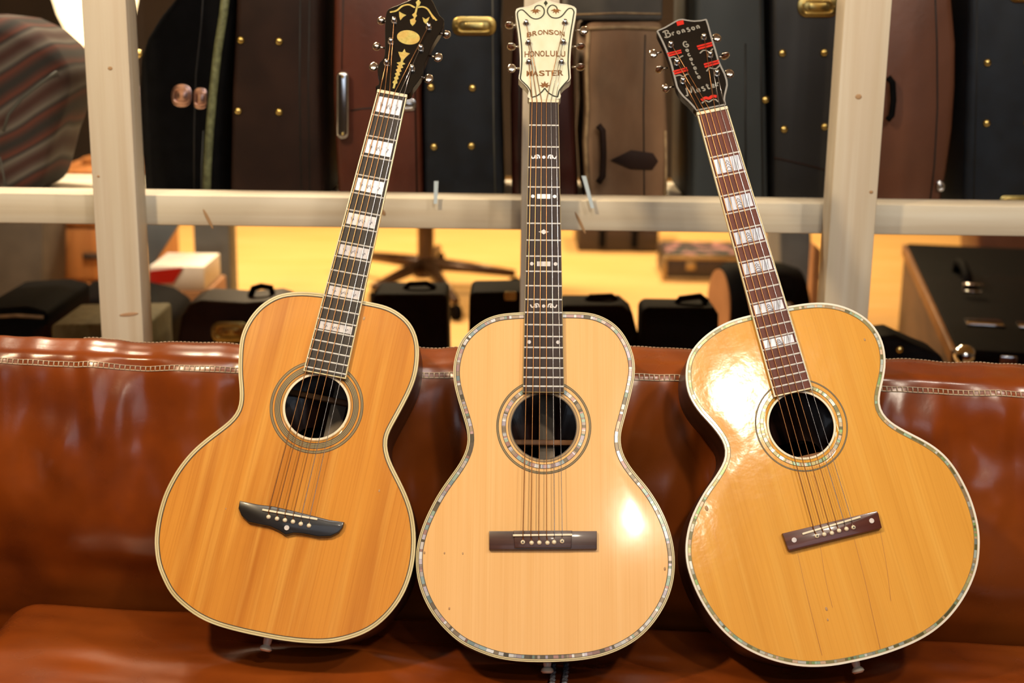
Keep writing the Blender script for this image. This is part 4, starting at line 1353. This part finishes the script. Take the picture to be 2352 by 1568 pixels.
c10 = case('instrument_case', 'worn tan tweed case with dark iron handle and frayed pale edges', 'case', [(1346, 52), (1342, 160), (1345, 250), (1340, 330), (1348, 480), (1532, 480), (1536, 330), (1530, 200), (1522, 50), (1430, 51)], 2.62, 0.36, m_ktan, group=CG,
           seams=[(m_edge_worn, 0.004, [(1352, 72), (1347, 160), (1350, 250), (1345, 330), (1352, 462)]), (m_edge_worn, 0.003, [(1528, 300), (1530, 380), (1527, 462)]), (m_edge_worn, 0.004, [(1352, 66), (1430, 62), (1516, 66)]), (m_seam, 0.0014, [(1482, 80), (1478, 250), (1480, 462)])])
tube('handle', [at(x, y, 2.605) for x, y in ((1374, 288), (1384, 300), (1386, 350), (1384, 405), (1374, 420))], 0.006, m_kdbrown, c10)
slab('corner_plate', [at(x, y, 2.617) for x, y in ((1402, 368), (1450, 345), (1500, 352), (1512, 370), (1498, 390), (1448, 388))], (0, 0.004, 0), m_kdbrown, c10, bev=0.001)
tan_top = at(1430, 50, 2.62).z
case('storage_box', 'dusty grey box lying on top of the tan tweed case', 'box', [(1304, -110), (1304, 48), (1522, 48), (1526, -110)], 2.64, 0.3, M('dusty_grey_cloth', '#4a4641', '#3c3935', rough=0.8, scale=(20, 20, 20)), ground=tan_top + 0.001, gy=40, bev=0.008, seams=[(m_edge_worn, 0.002, [(1308, 34), (1420, 30), (1518, 32)])], group='boxes above the shelf')
case('instrument_case', 'dark slate grey case with vertical lid seam behind the banded headstock', 'case', [(1598, -120), (1596, 40), (1592, 220), (1588, 480), (1766, 480), (1762, 220), (1758, 60), (1755, -120)], 2.62, 0.36, m_kgrey, group=CG,
     seams=[(m_seam, 0.0018, [(1712, 100), (1712, 280), (1714, 465)]), (m_seam, 0.0018, [(1745, -60), (1748, 200), (1752, 465)])], feet=[(1758, 229)])
case('instrument_case', 'black case with four brass studs and gold latch beside a pine post', 'case', [(1770, -120), (1772, 60), (1774, 220), (1776, 480), (1958, 480), (1946, 220), (1950, -120)], 2.62, 0.36, M('blue_black_case', '#121216', '#0d0d10', rough=0.5, scale=(20, 20, 20)), group=CG,
     feet=[(1797, 122), (1893, 121), (1801, 297), (1894, 291)], latches=[(1832, -8, 1926, 40, m_brass)], seams=[(m_kdbrown, 0.0022, [(1778, 362), (1850, 378), (1930, 400)])])
c13 = case('instrument_case', 'chestnut brown leather case with curved side and dark handle', 'case', [(2000, -120), (2010, 220), (2000, 480), (2158, 480), (2176, 400), (2190, 300), (2197, 200), (2198, 100), (2190, 10), (2180, -120)], 2.62, 0.36, m_kbrown, bev=0.014, group=CG,
           seams=[(m_seam, 0.0016, [(2146, -60), (2152, 100), (2153, 250), (2146, 380), (2136, 465)])], latches=[(2152, 415, 2170, 440, m_chrome)])
tube('handle', [at(x, y, 2.602) for x, y in ((2040, 178), (2050, 190), (2052, 230), (2048, 265), (2038, 276))], 0.006, m_kblack, c13)
case('instrument_case', 'black case with two rows of brass studs beside the chestnut case', 'case', [(2226, -120), (2226, 60), (2222, 220), (2214, 480), (2430, 480), (2426, 220), (2426, -120)], 2.62, 0.36, m_knavy, group=CG,
     feet=[(2268, 144), (2360, 144), (2266, 283), (2360, 283)], latches=[(2296, 449, 2390, 478, m_brass), (2318, -30, 2400, 6, m_brass)], seams=[(m_seam, 0.0014, [(2244, -60), (2243, 200), (2236, 465)])])

# ------------------------------------------------------------------ store room floor
m_card = M('brown_cardboard', '#a9764a', '#8f6038', rough=0.8, scale=(8, 8, 8))
m_cab = M('orange_pine_cabinet', '#c07f45', '#a4652f', rough=0.5, scale=(18, 18, 2.2), lo=0.3, hi=0.7, c3='#7d4a22', scale2=(40, 40, 1.5), mix2=0.5)
m_steelgrey = M('grey_blue_painted_steel', '#5e656d', '#535a62', rough=0.5)
m_pink = M('pink_flower_print', '#1c171a', '#a8706f', rough=0.6, scale=(26, 26, 26), lo=0.52, hi=0.6)
m_dwood = M('dark_wood', '#3a2a20', '#2a1d15', rough=0.5, scale=(3, 30, 30))
m_olive = M('olive_tweed', '#6f6a4a', '#57522f', rough=0.8, scale=(60, 60, 20), bump=0.2, bscale=(300, 300, 300))

# pine cabinet with drawers, lamp on top of it
q0, q1 = at(112, 392, 4.2), at(330, 392, 4.2)
cab = empty('drawer_cabinet', ((q0.x + q1.x) / 2, 4.4, BACK_Z), 'orange pine drawer cabinet beyond the pine post', 'cabinet')
box('carcass', (q0.x, 4.2, BACK_Z), (q1.x, 4.6, q0.z), m_cab, cab, bev=0.006)
for k in range(3):
    z0 = BACK_Z + 0.02 + k * (q0.z - BACK_Z - 0.02) / 3
    z1 = z0 + (q0.z - BACK_Z - 0.02) / 3 - 0.012
    dr = box('drawer', (q0.x + 0.012, 4.185, z0), (q1.x - 0.012, 4.205, z1), m_cab, cab, bev=0.004)
    box('pull', ((q0.x + q1.x) / 2 - 0.05, 4.17, (z0 + z1) / 2 - 0.012), ((q0.x + q1.x) / 2 - 0.0, 4.186, (z0 + z1) / 2 + 0.006), m_dwood, dr, bev=0.004)
lp = at(226, 118, 4.42)
lamp = empty('table_lamp', (lp.x, 4.42, q0.z), 'glowing cream table lamp with flared shade behind the pine post', 'lamp')
lathe('base', [(0.07, 0), (0.07, 0.015), (0.02, 0.03), (0.012, lp.z - q0.z)], (lp.x, 4.42, q0.z), (0, 0, 1), m_cab, lamp)
m_shade = M('lit_paper_shade', '#f5e6c8', rough=0.8, emit='#ffe2ac', strength=2.6)
hh = at(226, -70, 4.42).z - lp.z
lathe('shade', [(0.078, 0.012), (0.088, 0.05), (0.115, hh * 0.45), (0.137, hh * 0.8), (0.14, hh)], lp, (0, 0, 1), m_shade, lamp, sides=28)
lathe('shade_ring', [(0.07, 0), (0.08, 0.004), (0.08, 0.018), (0.07, 0.022)], lp, (0, 0, 1), m_cab, lamp, sides=28)

case('cupboard', 'dark grey brown cupboard beyond the rail at the edge of the partition', 'cupboard', [(-160, 500), (98, 500), (98, 880), (-160, 880)], 3.9, 0.22, M('grey_brown_panel', '#4a4138', '#3c342c', rough=0.7), ground=BACK_Z, gy=800, bev=0.004)
case('instrument_case', 'flat black case with a yellowed edge strip lying below the cupboard', 'case', [(-60, 712), (60, 704), (108, 716), (100, 900), (-60, 900)], 2.78, 0.3, m_kblack, ground=BACK_Z, gy=850, bev=0.01, group=LG, seams=[(m_edge_worn, 0.004, [(-40, 728), (40, 724), (100, 728)])])  # pale strip drawn along the upper front edge
case('amplifier', 'small olive tweed amplifier cabinet behind the pine post', 'amplifier', [(116, 746), (340, 742), (345, 900), (116, 900)], 2.74, 0.2, m_olive, ground=BACK_Z, gy=850, bev=0.008, group=LG)
case('instrument_case', 'black rounded case behind the olive tweed amplifier', 'case', [(120, 715), (150, 690), (250, 684), (345, 706), (390, 735), (396, 900), (118, 900)], 3.14, 0.25, m_kblack, ground=BACK_Z, gy=850, bev=0.02, group=LG)
case('leaning_panel', 'grey blue panel leaning beside the red and white carton', 'panel', [(318, 470), (440, 470), (350, 612), (345, 840), (318, 840)], 3.72, 0.02, m_steelgrey, ground=BACK_Z, gy=800, bev=0.002)
b0, b1 = at(346, 668, 3.5), at(452, 668, 3.5)
cb = empty('cardboard_box', ((b0.x + b1.x) / 2, 3.6, BACK_Z), 'brown cardboard box under the red and white carton', 'box')
box('carton_body', (b0.x, 3.5, BACK_Z), (b1.x + 0.03, 3.72, b0.z), m_card, cb, bev=0.003)
box('tape', (b0.x + 0.05, 3.498, b0.z - 0.12), (b0.x + 0.08, 3.50, b0.z - 0.001), M('parcel_tape', '#c9a06a', rough=0.3), cb)
m_cwhite = M('white_card', '#e8ddd0', rough=0.6)
ctn = empty('carton', ((b0.x + b1.x) / 2, 3.6, b0.z), 'red and white printed carton on the cardboard box', 'box')
bz = at(346, 612, 3.5).z
box('carton_body', (b0.x - 0.002, 3.505, b0.z + 0.001), (b1.x + 0.02, 3.70, bz), m_cwhite, ctn, bev=0.002)
slab('red_stripe', [at(x, y, 3.503) for x, y in ((344, 622), (420, 614), (398, 650), (344, 652))], (0, 0.002, 0), m_red, ctn)
# steel column from the platform to the ceiling
c0, c1 = at(447, 600, 4.0), at(529, 600, 4.0)
o = struct(box('trim_column', (c0.x, 4.0, BACK_Z), (c1.x, 4.1, 2.8), m_steelgrey, bev=0.004))
o['label'] = 'grey blue painted steel column in the store room'

k1 = case('instrument_case', 'dark brown case with gold latch standing next to the amber guitar', 'case', [(402, 900), (406, 780), (414, 728), (432, 700), (460, 690), (560, 696), (628, 690), (660, 700), (665, 900)], 2.86, 0.14, m_kdbrown, ground=BACK_Z, gy=850, group=LG, latches=[(484, 738, 572, 786, m_brass)])
tube('handle', [at(x, y, 2.93) for x, y in ((575, 682), (582, 662), (600, 657), (622, 660), (628, 682))], 0.007, m_kblack, k1)
k2 = case('instrument_case', 'squat black case beneath the chair base', 'case', [(848, 900), (856, 676), (1026, 676), (1036, 900)], 2.9, 0.14, m_kblack, ground=BACK_Z, gy=850, group=LG)
tube('handle', [at(x, y, 2.96) for x, y in ((930, 664), (940, 652), (980, 650), (1000, 662))], 0.006, m_kblack, k2)
k3 = case('instrument_case', 'black case with small brass plate just left of the middle post', 'case', [(1068, 900), (1078, 672), (1206, 670), (1204, 900)], 2.88, 0.14, m_kblack, ground=BACK_Z, gy=850, group=LG)
slab('lock_plate', [at(x, y, 2.877) for x, y in rrect(1158, 670, 1186, 690, 5)], (0, 0.004, 0), m_brass, k3)
k4 = case('instrument_case', 'black case with rounded shoulder and handle behind the pale guitar', 'case', [(1288, 900), (1286, 702), (1430, 702), (1454, 722), (1466, 770), (1468, 900)], 2.88, 0.12, m_kblack, ground=BACK_Z, gy=850, group=LG)
tube('handle', [at(x, y, 2.94) for x, y in ((1345, 694), (1356, 682), (1405, 680), (1418, 692))], 0.007, m_kblack, k4)
k5 = case('instrument_case', 'black case with raised handle between the pale and golden guitars', 'case', [(1472, 900), (1474, 710), (1490, 706), (1640, 708), (1652, 724), (1660, 900)], 2.80, 0.1, m_kblack, ground=BACK_Z, gy=850, group=LG)
tube('handle', [at(x, y, 2.85) for x, y in ((1553, 700), (1562, 686), (1608, 680), (1624, 694))], 0.007, m_kblack, k5)
# barrel-shaped drum case lying on its side
d0, d1 = at(1652, 705, 3.5), at(1852, 705, 3.5)
dc = empty('drum_case', ((d0.x + d1.x) / 2, 3.5, BACK_Z), 'black barrel shaped drum case with brown end behind the golden guitar', 'case')
dr_ = 0.115
zc_ = at(1740, 606, 3.5).z - dr_
lathe('barrel', [(dr_ * 0.9, 0), (dr_, 0.02), (dr_, (d1.x - d0.x) * 0.7), (dr_ * 0.86, (d1.x - d0.x) * 0.92), (dr_ * 0.5, d1.x - d0.x)], (d0.x, 3.5, zc_), (1, 0.15, 0), m_kblack, dc, sides=32)
lathe('end_panel', [(dr_ * 0.86, 0.0), (dr_ * 0.86, 0.004)], (d0.x - 0.003, 3.5, zc_), (1, 0.15, 0), m_card, dc, sides=32)
box('stand', (d0.x + 0.02, 3.43, BACK_Z), (d1.x - 0.02, 3.57, zc_ - dr_ * 0.9), m_kblack, dc, bev=0.01)
for sx_ in (0.62, 0.7):
    blob('buckle', (d0.x + (d1.x - d0.x) * sx_, 3.5 - dr_ * 0.93, zc_ + 0.03), ((0.012, 0, 0), (0, 0.004, 0), (0, 0, 0.009)), m_nickel, dc, seg=10, rings=6)
# metal-edged suitcase with a flowered lid
s0, s1 = at(1526, 632, 5.2), at(1722, 632, 5.2)
su = empty('suitcase', ((s0.x + s1.x) / 2, 5.35, BACK_Z), 'metal edged suitcase with pink flowered black lid on the yellow floor', 'suitcase')
sz = at(1526, 588, 5.2).z
m_tanmetal = M('tan_metal_edge', '#b59a6c', '#9c8257', rough=0.35, metal=0.6)
box('body', (s0.x, 5.2, BACK_Z + 0.004), (s1.x, 5.5, sz), m_dwood, su, bev=0.006)
box('lid', (s0.x + 0.012, 5.215, sz - 0.002), (s1.x - 0.012, 5.49, sz + 0.008), m_pink, su, bev=0.002)
for za in (BACK_Z + 0.0, sz - 0.012): box('edge_strip', (s0.x - 0.004, 5.194, za), (s1.x + 0.004, 5.204, za + 0.014), m_tanmetal, su, bev=0.002)
for xa in (s0.x, s1.x): box('corner_strip', (xa - 0.008, 5.192, BACK_Z), (xa + 0.008, 5.206, sz), m_tanmetal, su, bev=0.002)
for fx in (0.25, 0.72): box('lock', (s0.x + (s1.x - s0.x) * fx, 5.19, sz - 0.05), (s0.x + (s1.x - s0.x) * fx + 0.035, 5.2, sz - 0.018), m_tanmetal, su, bev=0.003)
t0, t1 = at(1326, 580, 5.8), at(1512, 580, 5.8)
tk = empty('low_trunk', ((t0.x + t1.x) / 2, 6.0, BACK_Z), 'low dark wooden trunk standing on the yellow floor beyond the rail', 'trunk')
tzz = at(1326, 505, 5.8).z
box('trunk_body', (t0.x, 5.8, BACK_Z), (t1.x, 6.15, tzz), m_dwood, tk, bev=0.008)
box('trunk_lid', (t0.x - 0.006, 5.79, tzz), (t1.x + 0.006, 6.16, tzz + 0.04), m_dwood, tk, bev=0.008)
for fx in (0.3, 0.7): box('strap', (t0.x + (t1.x - t0.x) * fx - 0.012, 5.785, BACK_Z + 0.02), (t0.x + (t1.x - t0.x) * fx + 0.012, 5.80, tzz), m_kblack, tk)

# swivel chair with a five-star base
ch = on_z(978, 622, BACK_Z + 0.07)
sw = empty('swivel_chair', (ch.x, ch.y, BACK_Z), 'swivel chair with brown five star base on the yellow floor', 'chair')
m_chair = M('brown_metal_base', '#5a4028', '#46301d', rough=0.35, metal=0.4)
lathe('column', [(0.045, 0.0), (0.045, 0.05), (0.03, 0.06), (0.03, 0.40)], (ch.x, ch.y, BACK_Z + 0.05), (0, 0, 1), m_chair, sw)
for k, (tx, ty) in enumerate(((695, 566), (858, 664), (1052, 700), (1184, 632), (1010, 566))):
    e = on_z(tx, ty, BACK_Z + 0.06)
    d = (e - Vector((ch.x, ch.y, e.z)))
    L_ = min(0.5, d.length)
    d.normalize()
    e = Vector((ch.x, ch.y, BACK_Z + 0.06)) + d * L_
    tube('star_leg', [(ch.x, ch.y, BACK_Z + 0.10), (ch.x + d.x * L_ * .5, ch.y + d.y * L_ * .5, BACK_Z + 0.085), (e.x, e.y, BACK_Z + 0.066)], [0.026, 0.02, 0.014], m_chair, sw, sides=10)
    lathe('caster', [(0.012, -0.014), (0.026, -0.012), (0.026, 0.012), (0.012, 0.014)], (e.x, e.y, BACK_Z + 0.0265), (1, 0.3 * k, 0), m_kblack, sw)
box('seat', (ch.x - 0.24, ch.y - 0.24, BACK_Z + 0.44), (ch.x + 0.24, ch.y + 0.24, BACK_Z + 0.52), m_kdbrown, sw, bev=0.03, seg=3)
box('backrest', (ch.x - 0.22, ch.y + 0.2, BACK_Z + 0.55), (ch.x + 0.22, ch.y + 0.26, BACK_Z + 0.95), m_kdbrown, sw, bev=0.025, seg=3)
tube('back_bar', [(ch.x, ch.y + 0.18, BACK_Z + 0.48), (ch.x, ch.y + 0.25, BACK_Z + 0.5), (ch.x, ch.y + 0.24, BACK_Z + 0.7)], 0.015, m_chair, sw)

# clutter by the pine post on the far side
case('cardboard_sheet', 'tan cardboard sheet standing beside the drum case', 'cardboard', [(1858, 900), (1862, 690), (1870, 560), (1885, 575), (1893, 640), (1905, 900)], 3.75, 0.05, m_card, ground=BACK_Z, gy=850, bev=0.004)
case('equipment_box', 'grey blue equipment box behind the barrel drum case', 'box', [(1790, 480), (1862, 480), (1862, 900), (1790, 900)], 4.1, 0.25, m_steelgrey, ground=BACK_Z, gy=850, bev=0.006)

# long flight case reaching into the room, brown side, black lid, chrome hardware
ZT = 0.65
n0, n1 = on_z(2192, 800, ZT), on_z(2078, 558, ZT)
ax_ = (n1 - n0).normalized()
rt_ = Vector((ax_.y, -ax_.x, 0))
LN = (n1 - n0).length
fc = empty('flight_case', (n0.x, n0.y, BACK_Z), 'long black flight case with brown side and chrome hardware', 'case')


def fb(name, a0, a1, r0, r1, z0, z1, mat, bev, parent=fc):
    pts = [n0 + ax_ * a + rt_ * r for a, r in ((a0, r0), (a1, r0), (a1, r1), (a0, r1))]
    return slab(name, [Vector((p.x, p.y, z1)) for p in pts], (0, 0, z0 - z1), mat, parent, bev=bev)


m_fbrown = M('brown_plywood', '#5a3c22', '#4a3019', rough=0.6, scale=(4, 4, 20))
fb('case_body', 0.02, LN, 0.012, 0.42, BACK_Z, ZT - 0.03, m_kblack, 0.006)
fb('side_panel', 0.03, LN - 0.01, 0.0, 0.011, BACK_Z + 0.001, ZT - 0.035, m_fbrown, 0.001)
fb('lid', 0.0, LN, 0.004, 0.425, ZT - 0.028, ZT, m_kblack, 0.008)
fb('edge_trim', 0.0, LN, -0.006, 0.006, ZT - 0.034, ZT - 0.004, M('orange_brown_edge', '#8a5a2a', '#74481f', rough=0.5), 0.001)
blob('corner_ball', n0 + rt_ * 0.02 + Vector((0, -0.004, -0.012)), ((0.024, 0, 0), (0, 0.024, 0), (0, 0, 0.022)), m_chrome, fc)
for r in (0.09, 0.15, 0.21):
    lt_ = fb('latch', -0.008, 0.02, r, r + 0.035, ZT - 0.055, ZT - 0.008, m_chrome, 0.003)
    blob('rivet', n0 + rt_ * (r + 0.017) + ax_ * -0.01 + Vector((0, 0, -0.03)), ((0.005, 0, 0), (0, 0.004, 0), (0, 0, 0.005)), m_chrome, fc, seg=8, rings=6)
fb('hinge_plate', 0.22, 0.28, 0.05, 0.13, ZT - 0.001, ZT + 0.006, m_chrome, 0.002)
fb('hinge_plate', 0.22, 0.27, 0.16, 0.2, ZT - 0.001, ZT + 0.006, m_chrome, 0.002)
hb = n0 + ax_ * 0.75 + rt_ * 0.10
tube('handle', [hb + ax_ * -0.12 + Vector((0, 0, 0.0)), hb + ax_ * -0.1 + Vector((0, 0, 0.03)), hb + Vector((0, 0, 0.04)), hb + ax_ * 0.1 + Vector((0, 0, 0.03)), hb + ax_ * 0.12], 0.012, m_kblack, fc)
tube('buckle', [hb + ax_ * -0.2 + rt_ * s_ + Vector((0, 0, z_ + 0.012)) for s_, z_ in ((-0.022, 0), (0.022, 0), (0.022, 0.018), (-0.022, 0.018))], 0.004, m_chrome, fc, closed=True)
case('travel_bag', 'black soft bag slumped in front of the brown sided flight case', 'bag', [(1985, 900), (1992, 800), (2020, 776), (2060, 772), (2120, 800), (2176, 822), (2190, 900)], 2.64, 0.12, m_kblack, ground=BACK_Z, gy=850, bev=0.02, seg=4, group=LG, feet=[(2066, 803)])
case('instrument_case', 'reddish brown hard case beyond the flight case', 'case', [(2240, 470), (2460, 470), (2460, 900), (2250, 900)], 4.3, 0.2, m_kbrown, ground=BACK_Z, gy=850, bev=0.02, group=LG)
case('speaker_cabinet', 'dark brown cabinet just beyond the knotted pine post', 'cabinet', [(1975, 480), (2072, 480), (2066, 640), (1975, 655)], 6.4, 0.3, m_dwood, ground=BACK_Z, gy=640, bev=0.006)
